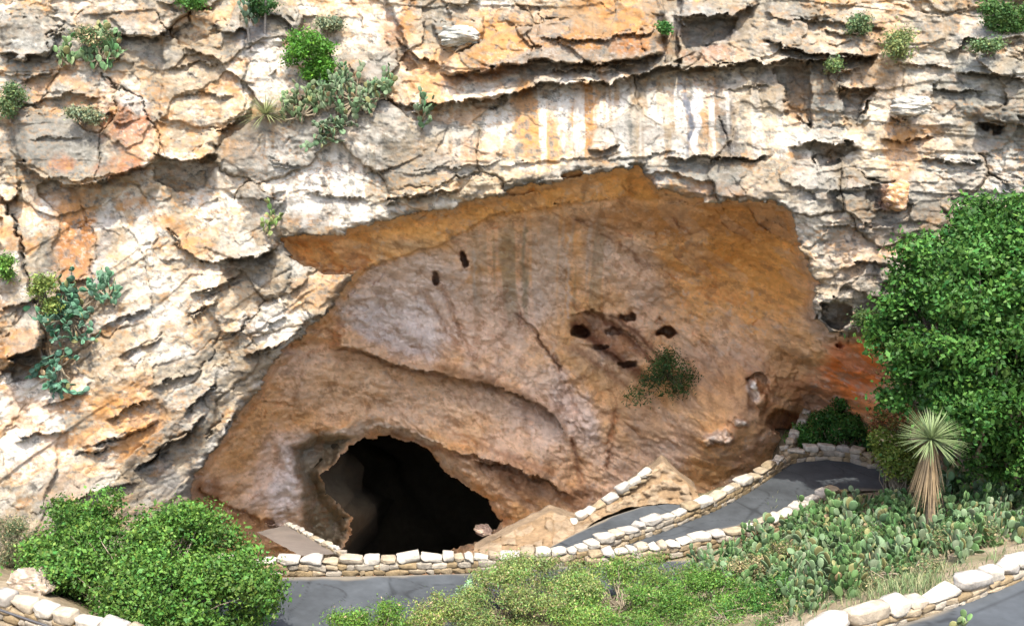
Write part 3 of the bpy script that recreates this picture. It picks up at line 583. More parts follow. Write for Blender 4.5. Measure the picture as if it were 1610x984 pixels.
def smooth_pl(pl, n=60):
    p = resample(pl, n)
    for _ in range(4): p[1:-1] = (p[:-2] + 2 * p[1:-1] + p[2:]) / 4
    return p
def path_strip(name, e1, e2, z, label, nx=260, ny=30):
    a_ = smooth_pl([G(u, v, z) for u, v in e1], nx); b_ = smooth_pl([G(u, v, z) for u, v in e2], nx)
    t = np.linspace(0, 1, ny)[:, None, None]; vv = a_[None] * (1 - t) + b_[None] * t; vv[..., 2] += .008 * noise(vv[..., 0] * 1.3, vv[..., 1] * 1.3, 4)
    ii = np.arange(nx * ny).reshape(ny, nx); f = np.stack([ii[:-1, :-1], ii[1:, :-1], ii[1:, 1:], ii[:-1, 1:]], -1).reshape(-1, 4)
    c = np.empty(vv.shape); c[:] = (.056,.064,.071); nn = fbm(vv[..., 0] * .5, vv[..., 1] * .5, 66, 4)
    c *= (1 + .25 * nn + .10 * noise(vv[..., 0] * 6, vv[..., 1] * 6, 67))[..., None]
    ck = np.abs(noise(vv[..., 0] * .35, vv[..., 1] * .35, 68)); ck2 = np.abs(noise(vv[..., 0] * .22 + 5, vv[..., 1] * .3, 69)); c *= (1 - .5 * np.exp(-(ck / .012) ** 2) - .4 * np.exp(-(ck2 / .008) ** 2))[..., None]
    eg = np.minimum(t[..., 0], 1 - t[..., 0]) * np.ones(vv.shape[:2]); c = mixc(c, (.26,.22,.16), .6 * sstep(.06, 0, eg + .05 * nn))
    o = mesh_np(name, vv.reshape(-1, 3), f, M_asph, c.reshape(-1, 3), smooth=True); structure(o, label)
    # slab edge
    return o
path_strip("path", [(-200,950),(0,930),(200,915),(330,909),(450,907),(600,905),(740,901),(900,889),(1000,885),(1080,880),(1200,872)],
           [(-200,1060),(0,1040),(200,1020),(330,1005),(450,1003),(600,1003),(740,1000),(900,975),(1000,955),(1110,935),(1200,915)], .07, "grey asphalt path along the foot of the white wall", 420, 50)
path_strip("path", [(985,853),(1050,821),(1100,797),(1150,772),(1200,746),(1240,722),(1300,718),(1400,728)],
           [(992,860),(1060,848),(1110,838),(1170,824),(1230,806),(1285,782),(1330,772),(1420,770)], .05, "grey asphalt path climbing to the right between two walls")
path_strip("path", [(790,882),(850,868),(905,838),(960,812),(1010,796),(1050,792),(1085,794)],
           [(800,896),(870,882),(920,866),(980,848),(1035,828),(1075,810),(1100,800)], .05, "grey asphalt path between the middle wall and the inner wall")
path_strip("path", [(1200,1090),(1290,1030),(1372,992),(1440,972),(1506,950),(1607,908),(1700,868)],
           [(1400,1180),(1500,1100),(1600,1060),(1700,1010),(1800,960),(1900,930)], 5.78, "grey asphalt path at the lower right corner")
path_strip("path", [(-120,985),(0,1000),(100,1030),(240,1080)], [(-120,1060),(0,1080),(100,1110),(200,1150)], 3.2, "grey asphalt path at the lower left corner")

# ------------------------------------------------------------------ stones and walls
def sphere_box(n=5):
    """unit cube sphere grid: verts, quads"""
    vs_, fs_ = [], []; cnt = 0; lin = np.linspace(-1, 1, n)
    for ax in range(3):
        for sg in (-1, 1):
            a_, b_ = np.meshgrid(lin, lin, indexing='ij'); c_ = np.full_like(a_, sg); arr = [None] * 3
            arr[ax] = c_; arr[(ax + 1) % 3] = a_; arr[(ax + 2) % 3] = b_
            vs_.append(np.stack(arr, -1).reshape(-1, 3)); ii_ = np.arange(n * n).reshape(n, n) + cnt
            f = np.stack([ii_[:-1, :-1], ii_[1:, :-1], ii_[1:, 1:], ii_[:-1, 1:]], -1).reshape(-1, 4)
            fs_.append(f if sg > 0 else f[:, ::-1]); cnt += n * n
    Vv = np.concatenate(vs_); Ff = np.concatenate(fs_)
    key = np.round(Vv * 1000).astype(int); _, first, inv = np.unique(key, axis=0, return_index=True, return_inverse=True)
    return Vv[first], inv.ravel()[Ff]
SBV, SBF = sphere_box(6); BBV, BBF = sphere_box(26)
def stone(seed, k=.10):
    r = np.random.default_rng(seed); v = SBV.copy(); nrm = v / np.linalg.norm(v, axis=1)[:, None]
    v = v * (1 - k) + nrm * k * 1.15
    for _ in range(9):            # chipped planes
        n = r.normal(size=3); n /= np.linalg.norm(n); d = v @ n; lim = .92 + .40 * r.random(); v -= np.outer(np.maximum(d - lim, 0), n)
    ph = r.random(6) * 9
    v += .035 * np.stack([np.sin(v[:, 1] * 3 + ph[0]) * np.cos(v[:, 2] * 4 + ph[1]), np.sin(v[:, 0] * 3 + ph[2]) * np.cos(v[:, 2] * 3 + ph[3]), np.sin(v[:, 0] * 3 + ph[4]) * np.cos(v[:, 1] * 4 + ph[5])], -1)
    v += r.normal(size=v.shape) * .03
    return v
STONES = [stone(i) for i in range(14)]
def stone_at(i, c, half, rz, tilt=0.):
    v = STONES[i % 14] * half; c_, s_ = math.cos(rz), math.sin(rz); ct, st2 = math.cos(tilt), math.sin(tilt)
    v = np.stack([v[:, 0] * ct - v[:, 2] * st2, v[:, 1], v[:, 0] * st2 + v[:, 2] * ct], -1)
    return np.stack([v[:, 0] * c_ - v[:, 1] * s_, v[:, 0] * s_ + v[:, 1] * c_, v[:, 2]], -1) + c
SCOL = [(.56,.52,.44),(.48,.41,.31),(.40,.33,.23),(.47,.44,.39),(.34,.27,.17)]
CAPMESH = []
def wall(pl_w, hb, label, th=.42, cap=(.3, .85), caph=.115, seed=0, group=None, rows=2, zoff=0, white=.5, thk_cap=1.15):
    """pl_w: ground line (world points) of the wall"""
    r = np.random.default_rng(seed); pl_w = smooth_pl(pl_w, 80); d = np.r_[0, np.cumsum(np.linalg.norm(np.diff(pl_w, axis=0), axis=1))]; L = d[-1]
    at_ = lambda s: np.array([np.interp(s, d, pl_w[:, k]) for k in range(3)])
    c0 = pl_w[len(pl_w) // 2]; root = empty("stone_wall", tuple(c0), label, "wall", group)
    parts = []; rh = hb / rows
    for row in range(rows):
        for side in (-1, 1):
            s = -r.random() * .2
            while s < L:
                l = r.uniform(.18, .65); p = at_(np.clip(s + l / 2, 0, L)); q_ = at_(np.clip(s + l / 2 + .1, 0, L)) - at_(np.clip(s + l / 2 - .1, 0, L)); rz = math.atan2(q_[1], q_[0])
                nrm = np.array([-math.sin(rz), math.cos(rz), 0]); c = p + nrm * side * th * .27 + np.array([0, 0, rh * (row + .5)]) - c0
                hf = np.array([l * .5 + .01, th * .27, rh * r.uniform(.46, .58)])
                col = np.array(SCOL[r.choice([1, 2, 3, 4])]) * r.uniform(.72, 1.0) * np.array([1, .95, .86])
                parts.append((stone_at(r.integers(14), c, hf, rz, r.normal() * .03), SBF, col)); s += l
    Vm, Fm, Cm = merge(parts); mesh_np("masonry", Vm, Fm, M_stone, Cm, root)
    s = 0; k = 0
    while s < L and k < 99:
        l = r.uniform(*cap); 
        if s + l > L + .2: break
        p = at_(s + l / 2); q_ = at_(min(L, s + l / 2 + .15)) - at_(max(0, s + l / 2 - .15)); rz = math.atan2(q_[1], q_[0]) + r.normal() * .08
        sl = math.atan2(q_[2], math.hypot(q_[0], q_[1])); h = caph * r.uniform(.6, 1.4)
        v = stone_at(r.integers(14), np.zeros(3), np.array([l * .5 - .008, th * .5 * thk_cap * r.uniform(.78, 1.15), h]), rz, sl + r.normal() * .07)
        col = np.array(SCOL[r.choice(5, p=[.42, .22, .12, .2, .04])]) * r.uniform(.92, 1.06)
        o = mesh_np("capstone", v, SBF, M_stone, col, root); o.location = tuple(p + np.array([0, 0, hb + h * .8]) - c0)
        s += l + r.uniform(0, .03); k += 1
    return root
def gl(pts, z, dv=0): return [G(u, v + dv, z) for u, v in pts]
# middle wall: base pixels = photo base line
wall(gl([(330,902),(385,902),(440,902),(520,902),(600,901),(680,899),(740,897),(800,894),(862,891),(900,886),(945,870),(990,851),(1050,830),(1123,800),(1180,768),(1232,732)], 0.0), .42,
     "long pale stone wall curving across the picture below the cave mouth", seed=1, rows=2)
# wall continuing up into the shade
pA = [G(1232,722,0.), P(1240,712,4.2), P(1252,690,5.6), P(1268,662,7.4)]
wall(pA, .35, "short dim stone wall climbing into the shade toward the small black cave", seed=2, cap=(.3, .5), caph=.12, th=.34)
wall(gl([(925,892),(960,888),(1000,882),(1049,875),(1098,863),(1170,849),(1210,836),(1250,817),(1285,797),(1312,782)], 0.0), .38, "low pale stone wall between the upper path and the prickly pears", seed=3, rows=2)
wall(gl([(1240,728),(1262,724),(1300,722),(1335,725),(1372,735)], 0.0), .45, "shaded stone wall curving round the far end of the upper path", seed=4, rows=2)
wall([P(842,856,-3.15), P(888,836,-2.1), P(930,808,-1.1), P(975,778,-.5), P(1024,743,.3)], .10, "inner stone wall edging the path nearest the cave", seed=5, rows=1, cap=(.4,.75), caph=.13, th=.36)
wall(gl([(1220,1060),(1290,1016),(1340,998),(1372,988),(1440,967),(1506,946),(1560,924),(1607,904),(1700,864)], 5.72), .28, "stone wall of big separate blocks beside the lower right path", seed=6, cap=(.45, 1.05), caph=.13, th=.42, rows=2)
wall(gl([(-120,940),(0,964),(60,985),(120,1002),(180,1018),(250,1040)], 3.1), .42, "pale stone wall at the lower left corner behind a dark rail", seed=7, cap=(.4, 1.0), caph=.14, th=.42)

# sloping stone-faced parapet wedges between the inner path and the cave
def wedge(name, foot, top_, back, label, seed):
    """foot/top_: matching front polylines (world); back: how far it goes back"""
    n = 110; a_ = resample(foot, n); b_ = resample(top_, n); m = 30; t = np.linspace(0, 1, m)[:, None, None]
    front = a_[None] * (1 - t) + b_[None] * t; nn = fbm(front[..., 0] * 2.2, front[..., 2] * 3.2 + front[..., 1], seed, 3); front[..., 1] -= .10 * nn; Hf, Ef, Rf = worley(front[..., 0] * 2.6, front[..., 2] * 3.8 + front[..., 1] * 1.2, seed, 1.); front[..., 1] -= .10 * Hf * np.clip(t[..., 0] * 6, 0, 1); front[..., 2] += .05 * Hf * np.clip(t[..., 0] * 6, 0, 1)
    bk = np.array(back); tb = np.linspace(0, 1, 9)[1:, None, None]; topb = b_[None] + bk * tb; topb[..., 2] += .06 * noise(topb[..., 0] * 2, topb[..., 1] * 2, seed)
    bot = topb[-1:].copy(); bot[..., 2] -= 4
    vv = np.concatenate([front, topb, bot]); r_ = vv.shape[0]; ii = np.arange(r_ * n).reshape(r_, n)
    f = np.stack([ii[:-1, :-1], ii[:-1, 1:], ii[1:, 1:], ii[1:, :-1]], -1).reshape(-1, 4)
    H_, E_, R_ = worley(vv[..., 0] * 2.6, vv[..., 2] * 3.8 + vv[..., 1] * 1.2, seed)
    c = np.empty(vv.shape); c[:] = (.29,.20,.115); c = mixc(c, (.36,.28,.19), (R_ > .55) * .7); c = mixc(c, (.26,.17,.09), .7 * np.exp(-(E_ / .09) ** 2)); c[m:] = (.25,.185,.12); c *= (1 + .25 * fbm(vv[..., 0] * 1.7, vv[..., 2] * 1.7 + vv[..., 1], seed, 4))[..., None]
    o = mesh_np(name, vv.reshape(-1, 3), f, M_stone, c.reshape(-1, 3)); return tag(o, label, "wall")
wedge("stone_wall", [G(742,876,0), G(800,874,0), G(850,866,0), G(905,842,0)], [P(745,866,-3.9), P(800,838,-3.0), P(866,804,-1.8), P(925,823,-1.4)], (0, .9, -.1), "low sloping stone wall rising right from the cave mouth", 41)
wedge("stone_wall", [G(830,872,0), G(900,843,0), G(949,811,0), G(987,797,0), G(1036,791,0), G(1104,794,0)], [P(838,858,-3.3), P(888,834,-2.2), P(930,806,-1.2), P(965,784,-.7), P(1003,756,0), P(1042,726,.6), P(1096,772,.2)], (.1, 1.3, -.2), "peaked stone bank with a triangular top beside the inner path", 42)

rq = np.array([P(404,836,1.2), P(455,824,3.0), P(529,870,-1.2), P(472,873,-3.0)])
tt = np.linspace(0, 1, 30); a_ = rq[0] + (rq[3] - rq[0]) * tt[:, None]; b_ = rq[1] + (rq[2] - rq[1]) * tt[:, None]
vv = a_[None] * (1 - np.linspace(0, 1, 12)[:, None, None]) + b_[None] * np.linspace(0, 1, 12)[:, None, None]; vv[..., 2] += .03 * noise(vv[..., 0] * 2, vv[..., 1] * 2, 8)
ii = np.arange(360).reshape(12, 30); structure(mesh_np("path", vv.reshape(-1, 3), np.stack([ii[:-1, :-1], ii[1:, :-1], ii[1:, 1:], ii[:-1, 1:]], -1).reshape(-1, 4), M_asph, (.17,.145,.125), smooth=True), "grey-brown ramp going down into the cave mouth")
wall([P(452,832,3.0), P(470,840,2.0), P(500,858,.4), P(535,874,-1.3)], .22, "short low stone edge along the ramp into the cave mouth", seed=9, cap=(.3,.6), caph=.06, th=.22, rows=1)

# ------------------------------------------------------------------ vegetation
def unit(r, n):
    v = r.normal(size=(n, 3)); return v / np.linalg.norm(v, axis=1)[:, None]
def leaf_quads(c, nrm, ln, wd, r, col, cvar=.25):
    """one folded diamond leaf per centre"""
    n = len(c); t = np.cross(nrm, unit(r, n)); t /= np.maximum(np.linalg.norm(t, axis=1)[:, None], 1e-6); b = np.cross(nrm, t)
    sz_ = np.exp(r.normal(0, .28, n))[:, None]; ln = ln * sz_ * r.uniform(.7, 1.15, n)[:, None]; wd = wd * sz_; wd = wd * r.uniform(.7, 1.2, n)[:, None]
    V = np.stack([c - t * ln * .5, c + b * wd * .5 - nrm * wd * .12, c + t * ln * .5, c - b * wd * .5 - nrm * wd * .12], 1).reshape(-1, 3)
    k = r.uniform(1 - cvar, 1 + cvar, n)[:, None]; hue = r.normal(0, .12, n)[:, None]
    C_ = np.array(col)[None] * k * (1 + hue * np.array([1.2, 0, -.6])); C_ = np.repeat(np.clip(C_, .005, 1), 4, 0)
    return V, np.arange(4 * n).reshape(n, 4), C_
def tube(p, r0, r1, ns=6, col=(.20,.16,.12)):
    p = np.array(p, float); m = len(p); rad = np.linspace(r0, r1, m); T = np.gradient(p, axis=0); T /= np.maximum(np.linalg.norm(T, axis=1)[:, None], 1e-6)
    up = np.array([.3, .2, 1.]) if abs(T[0, 2]) < .9 else np.array([1., .2, 0]); A_ = np.cross(T, up); A_ /= np.linalg.norm(A_, axis=1)[:, None]; B_ = np.cross(T, A_)
    an = np.linspace(0, 2 * np.pi, ns, endpoint=False); ring = p[:, None] + rad[:, None, None] * (A_[:, None] * np.cos(an)[None, :, None] + B_[:, None] * np.sin(an)[None, :, None])
    ii = np.arange(m * ns).reshape(m, ns); f = np.stack([ii[:-1], np.roll(ii[:-1], -1, 1), np.roll(ii[1:], -1, 1), ii[1:]], -1).reshape(-1, 4)
    return ring.reshape(-1, 3), f, np.array(col)
def px_blobs(lst):
    out = []
    for u, v, Y, ru, rv_ in lst:
        c = P(u, v, Y); k = (np.linalg.norm(c - CAM)) / F; out.append((c, np.array([ru * k, .5 * (ru + rv_) * k, rv_ * k])))
    return out
def bush(name, blobs, base, label, cat, seed, n_cl, per, leaf=(.10, .055), cl=.22, col=(.055,.13,.022), col2=None, group=None, trunk_r=.10, inner=.55, twigs=60, stem=(.22,.18,.14), up=.35, dry=0, lumps=True):
    r = np.random.default_rng(seed); base = np.array(base, float); root = empty(name, tuple(base), label, cat, group)
    sub = []
    for b_c, b_r in blobs:       # each mass breaks up into branch-end clumps
        ns_ = int(np.clip(9 * b_r.prod() ** (1 / 3), 5, 22)) if lumps else 0
        for d_ in unit(r, ns_): sub.append((b_c + d_ * b_r * r.uniform(.6, .9), b_r * r.uniform(.18, .44)))
        if not lumps: sub.append((b_c, b_r))
    blobs = sub
    vol = np.array([b[1].prod() ** (2 / 3) for b in blobs]); pick = r.choice(len(blobs), n_cl, p=vol / vol.sum())
    bc = np.array([b[0] for b in blobs])[pick]; br = np.array([b[1] for b in blobs])[pick]; d = unit(r, n_cl)
    lump = 1 + .22 * np.sin(d[:, 0] * 5 + pick * 2.1) * np.cos(d[:, 2] * 6 + pick) 
    rad = (inner + (1 - inner) * r.random(n_cl) ** .6) * lump
    cc = bc + d * br * rad[:, None]
    kk = r.uniform(.6, 1.4, n_cl) * (1 + .18 * np.sin(pick * 12.9))                       # clump tone differs at random
    off = r.normal(size=(n_cl, per, 3)) * cl * np.array([1, 1, .7]) * r.uniform(.6, 1.3, n_cl)[:, None, None]
    c = (cc[:, None] + off).reshape(-1, 3); out = (off / np.maximum(np.linalg.norm(off, axis=2, keepdims=True), 1e-6)).reshape(-1, 3)
    nrm = unit(r, len(c)) * .8 + out * .6 + np.array([0, 0, up]); nrm /= np.linalg.norm(nrm, axis=1)[:, None]
    V, Fc, Cq = leaf_quads(c, nrm, leaf[0], leaf[1], r, col)
    if col2 is not None:
        mixv = np.repeat(np.repeat(r.random(n_cl) < .35, per), 4); Cq[mixv] *= np.array(col2) / np.array(col)
    if dry:
        mixv = np.repeat(r.random(len(c)) < dry, 4); Cq[mixv] = np.array([.34, .27, .15])
    Cq *= np.repeat(np.repeat(kk, per), 4)[:, None]
    mesh_np("foliage", V - base, Fc, M_leaf, Cq, root)
    parts = []; sel = r.choice(n_cl, min(twigs, n_cl), replace=False)
    mid = bc.mean(0)
    for k in sel:
        e_ = cc[k]; hub = base * .35 + bc[k] * .65 + r.normal(size=3) * .08
        b1 = base + r.normal(size=3) * np.array([.15, .15, .0]); p_ = [b1, b1 * .6 + hub * .4 + r.normal(size=3) * .1, hub, hub * .4 + e_ * .6 + r.normal(size=3) * .1, e_]
        parts.append(tube(np.array(p_) - base, trunk_r * r.uniform(.35, .6), .008, 5, np.array(stem) * r.uniform(.8, 1.2)))
    p_ = np.array([base - [0, 0, .2], base * .6 + mid * .4, mid]); parts.append(tube(p_ - base, trunk_r, trunk_r * .45, 8, stem))
    Vm, Fm, Cm = merge(parts); mesh_np("trunk" if trunk_r > .12 else "stem", Vm, Fm, M_bark, Cm, root)
    return root
def fore_cliff(u, v, m=14):        # foremost rock near that place, so that plants root on the ledge and not in a crack
    i0, i1 = np.searchsorted(us, u - m), np.searchsorted(us, u + m); j0, j1 = np.searchsorted(vs, v - m), np.searchsorted(vs, v + m)
    return P(u, v, WW[j0:j1, i0:i1, 1].min())
def on_cliff(u, v):
    i = np.clip(np.searchsorted(us, u), 0, nu - 1); j = np.clip(np.searchsorted(vs, v), 0, nv - 1); return WW[j, i]

GREEN, DGREEN, YGREEN, SAGE = (.060,.165,.025), (.030,.085,.020), (.11,.19,.035), (.17,.20,.11)
# big tree on the right
tb = hit_ground(1560, 770)
bush("broadleaf_tree", px_blobs([(1590,370,-5,80,70),(1530,360,-4,60,40),(1480,410,-4.5,60,50),(1560,450,-6.5,90,70),(1440,480,-5,50,50),(1510,530,-7,80,60),(1420,545,-5,45,45),
      (1590,560,-7.5,80,80),(1450,600,-6,60,50),(1400,500,-4.0,24,30),(1540,640,-7.5,80,50),(1610,680,-7,60,70),(1640,440,-6,90,120),(1560,720,-6.5,50,30),(1410,630,-5,26,24),(1700,560,-6,90,150),(1570,330,-4,60,24)]),
     tb, "tall dense broadleaf tree filling the right edge in front of the cliff", "tree", 11, 4300, 26, (.17,.10), .23, (.048,.135,.022), (.07,.17,.03), trunk_r=.28, twigs=120)
# left bush: the large one in the lower left corner
lb = hit_ground(230, 1000)
bush("leafy_bush", px_blobs([(110,850,-9,60,50),(180,880,-10,90,60),(270,850,-10,80,50),(330,880,-10.5,70,50),(120,920,-10.5,80,50),(240,930,-11.5,110,60),(350,950,-11.5,90,50),(165,790,-9,26,26),(110,800,-9,36,26),
      (245,815,-9.5,30,20),(410,890,-10.5,24,30),(420,940,-11,30,40),(80,880,-9.5,40,40),(300,820,-9.5,50,26)]),
     lb, "large rounded green bush in the lower left corner", "bush", 12, 3300, 26, (.12,.07), .2, (.075,.175,.028), (.115,.215,.04), trunk_r=.05, twigs=90, stem=(.24,.20,.15))
# feathery shrubs along the bottom edge
def front_bush(lst, label, seed, n, col, col2, leaf=(.075,.03), cl=.16, dry=.03, name="feathery_shrub", cat="shrub", per=26, twigs=110):
    b = px_blobs(lst); c = np.mean([q_[0] for q_ in b], 0); base = np.array([c[0], c[1], gz(c[0], c[1])])
    return bush(name, b, base, label, cat, seed, n, per, leaf, cl, col, col2, trunk_r=.05, twigs=twigs, stem=(.20,.17,.12), dry=dry)
front_bush([(590,975,-11.5,50,26),(550,990,-11.5,40,20),(640,990,-11.5,40,20)], "small bright green bush at the bottom edge in front of the grey path", 21, 520, (.10,.20,.03), None)
front_bush([(765,920,-9.2,40,24),(830,908,-9,60,26),(780,960,-10.5,80,34),(880,925,-10,50,30),(710,975,-11,40,20),(890,902,-8.6,40,18)], "pale feathery shrub at the bottom edge right of the grey path", 22, 1500, (.22,.28,.09), (.14,.25,.055), dry=.1)
front_bush([(940,905,-8.8,60,26),(1000,898,-8.6,46,22),(1050,892,-8.2,40,18),(960,950,-10.5,80,34),(890,970,-10.5,60,30),(1010,960,-10.5,40,30)], "light green feathery shrub in the middle of the bottom edge", 23, 1300, (.17,.27,.06), (.11,.24,.04), dry=.08)
front_bush([(1040,945,-10.5,60,34),(1100,960,-11.5,54,30),(1020,985,-11.5,60,22),(1150,975,-12,40,24),(1070,915,-9.5,34,22)], "bright green shrub at the bottom edge below the prickly pears", 24, 1000, (.09,.20,.03), (.12,.22,.05))
front_bush([(1120,925,-10.5,30,16),(1150,938,-11,30,16)], "low bright green bush between the bottom shrubs and the prickly pears", 31, 420, (.10,.21,.035), None)
front_bush([(1370,850,-9.5,26,14),(1395,842,-9.2,16,10)], "dark green bushy shrub rising out of the middle of the prickly pear patch", 34, 200, (.07,.13,.035), None, dry=.1)
front_bush([(1240,872,-8.5,24,12)], "small olive shrub among the prickly pears on the left half of the patch", 35, 150, (.12,.15,.05), None, dry=.2)
front_bush([(1500,850,-11.5,34,14),(1540,842,-11.5,24,12)], "low grey-green brush below the yucca trunk", 36, 260, (.10,.15,.06), None, dry=.2)
front_bush([(1180,888,-9.5,30,12)], "dry twiggy brush near the left end of the prickly pear patch", 37, 150, (.16,.17,.07), None, dry=.4)
front_bush([(1400,915,-14.5,40,12),(1450,900,-14.5,30,12)], "straw and green brush just above the wall of big blocks", 38, 260, (.13,.17,.07), None, dry=.3)
front_bush([(1120,985,-13,50,22),(1170,990,-13.4,40,20)], "green brush at the bottom edge right of centre", 39, 420, (.11,.20,.04), (.15,.22,.07), dry=.08)
front_bush([(1245,992,-15,40,20)], "dark green brush at the bottom edge touching the start of the big block wall", 40, 260, (.07,.15,.03), None, dry=.08)
front_bush([(1290,950,-14,34,18),(1255,975,-14.5,40,18)], "low green brush against the lower end of the big block wall", 32, 420, (.09,.17,.035), (.17,.19,.08), dry=.1)
front_bush([(660,975,-11.5,30,22),(690,960,-11,22,22)], "wispy yellow-green brush between the two bottom shrubs", 33, 260, (.18,.25,.06), None, dry=.15)
front_bush([(1215,940,-12.5,40,36),(1190,970,-13,50,30),(1250,965,-13,36,24)], "dense green shrub next to the end of the big block wall", 25, 850, (.055,.15,.03), (.09,.19,.03))
front_bush([(30,872,-7.5,34,20),(10,840,-7,30,24),(60,860,-8,26,20)], "grey-green scrub at the left edge behind the large bush", 26, 420, (.10,.13,.06), None, dry=.15)
front_bush([(1420,728,-2.5,26,24),(1400,700,-2,22,18),(1440,745,-3,22,16)], "small yellow-green bush left of the yucca trunk", 27, 420, (.16,.22,.04), None, (.12,.06), dry=.05)
front_bush([(1395,668,-1.2,22,18),(1420,655,-1.5,20,14)], "reddish-leaved twiggy bush above the yellow-green bush", 28, 260, (.28,.12,.05), (.14,.13,.03), (.10,.05))
front_bush([(1275,676,5.4,26,18),(1320,658,5.4,40,26),(1370,672,5.0,36,24),(1262,690,5.2,20,12),(1300,692,5.2,40,14),(1350,692,5.0,40,14),(1400,680,4.8,30,26)], "dark green bush in deep shade under the orange rock", 29, 1300, (.05,.14,.025), None, (.13,.07), twigs=14)
r_in = bush("hanging_shrub", px_blobs([(1048,585,7.6,28,26),(1025,608,7.5,26,20),(1078,600,7.7,24,20),(1040,556,7.8,14,14),(1005,628,7.6,16,12)]), P(1050, 590, 8.9), "dark green shrub growing from the shaded inner cave wall", "shrub", 30, 170, 20, (.14,.05), .27, (.06,.12,.035), trunk_r=.05, twigs=40)

# bushes on the cliff
def cliff_bush(u, v, ru, rv_, label, seed, n=160, col=GREEN, leaf=(.10,.055), out=.5, cl=.14, cat="bush", name="leafy_bush", extra=(), dry=0):
    c = fore_cliff(u, v, 20); Yb = c[1] - out * .6; lst = [(u, v, Yb, ru, rv_)] + [(u + a1, v + a2, Yb, b1, b2) for a1, a2, b1, b2 in extra]
    return bush(name, px_blobs(lst), on_cliff(u, v + rv_ * .9), label, cat, seed, n, 24, leaf, cl, col, None, trunk_r=.05, twigs=24, inner=.35, dry=dry)
cliff_bush(486, 90, 34, 42, "round bright green bush high on the cliff above the spiky yucca", 41, 420, (.07,.19,.02), extra=[(-6,-26,20,16),(10,22,24,20)])
cliff_bush(302, 2, 26, 12, "small green bush cut by the top edge left of the tall stalks", 42, 120, (.07,.17,.03))
cliff_bush(410, 6, 18, 12, "small dark bush at the top edge on the tall stalks", 43, 90, DGREEN)
cliff_bush(516, 40, 16, 11, "small grey-green shrub up and right of the round bright bush", 44, 80, SAGE, cat="shrub", name="sage_shrub")
cliff_bush(1585, 22, 36, 26, "dark green bush in the upper right corner of the cliff", 45, 260, (.06,.13,.03))
cliff_bush(1045, 42, 8, 11, "tiny green tuft in the dark vertical cleft near the top", 46, 40, (.05,.15,.03), out=.2, cl=.1, cat="plant", name="small_plant")
cliff_bush(1422, 68, 26, 20, "thin olive shrub on the upper right part of the cliff", 47, 90, (.16,.20,.07), cl=.2, cat="shrub", name="sage_shrub")
cliff_bush(1350, 36, 12, 18, "narrow dim green shrub between the grey blocks at upper right", 48, 60, (.10,.15,.06), cat="shrub", name="sage_shrub")
cliff_bush(1555, 72, 22, 9, "low green shrub just below the corner bush at upper right", 49, 70, (.10,.16,.06), cat="shrub", name="sage_shrub")
cliff_bush(15, 160, 18, 26, "loose green shrub at the left edge beside the grey block", 50, 120, (.12,.18,.07), cat="shrub", name="sage_shrub")
cliff_bush(135, 178, 22, 11, "low sage-grey shrub on top of the big grey block", 51, 110, SAGE, cat="shrub", name="sage_shrub", out=.35)
cliff_bush(8, 422, 12, 16, "small bright green shrub at the left edge halfway down", 52, 70, (.09,.19,.03))
cliff_bush(70, 462, 14, 28, "yellow-green shrub behind the big hanging prickly pear", 53, 110, (.16,.22,.05), cat="shrub", name="sage_shrub")
cliff_bush(150, 60, 30, 12, "thin dark shrub above the upper left prickly pear", 54, 70, (.07,.11,.04), cat="shrub", name="sage_shrub", dry=.3)
cliff_bush(1350, 500, 14, 14, "sparse green shrub beside the dark round hole in the rock", 55, 60, (.08,.14,.04), cat="shrub", name="sage_shrub")
cliff_bush(1310, 100, 14, 6, "tiny green plant on the ledge of the upper right blocks", 56, 30, (.12,.18,.06), cat="plant", name="small_plant", out=.3)

# ---- prickly pears
PADV, PADF = [], []
def make_pad():
    n, m = 12, 5; vs_ = []
    for j in range(m):                       # half-thickness profile, from rim to the middle on both sides
        pass
    an = np.linspace(0, 2 * np.pi, n, endpoint=False); rr = [1, .86, .5]; th = [0, .55, 1.0]
    rx = np.cos(an); rz = np.sin(an); wmod = .74 + .12 * rz
    rings = []
    for rk, tk in ((1, 0), (.84, .6), (.45, 1.)):
        rings.append(np.stack([rx * wmod * rk, np.full(n, tk), rz * rk + 1], -1))
    for rk, tk in ((.84, -.6), (.45, -1.)):
        rings.append(np.stack([rx * wmod * rk, np.full(n, tk), rz * rk + 1], -1))
    v = np.concatenate(rings + [np.array([[0, 1.05, 1.], [0, -1.05, 1.]])])
    f = []
    for k in range(n):
        a_, b_ = k, (k + 1) % n
        f += [(a_, b_, n + b_, n + a_), (n + a_, n + b_, 2 * n + b_, 2 * n + a_), (b_, a_, 3 * n + a_, 3 * n + b_), (3 * n + b_, 3 * n + a_, 4 * n + a_, 4 * n + b_)]
    for k in range(0, n, 2):
        a_, b_, c_ = k, (k + 1) % n, (k + 2) % n; f += [(2 * n + a_, 2 * n + b_, 2 * n + c_, 5 * n), (4 * n + c_, 4 * n + b_, 4 * n + a_, 5 * n + 1)]
    return v, np.array(f)
PV, PF = make_pad()
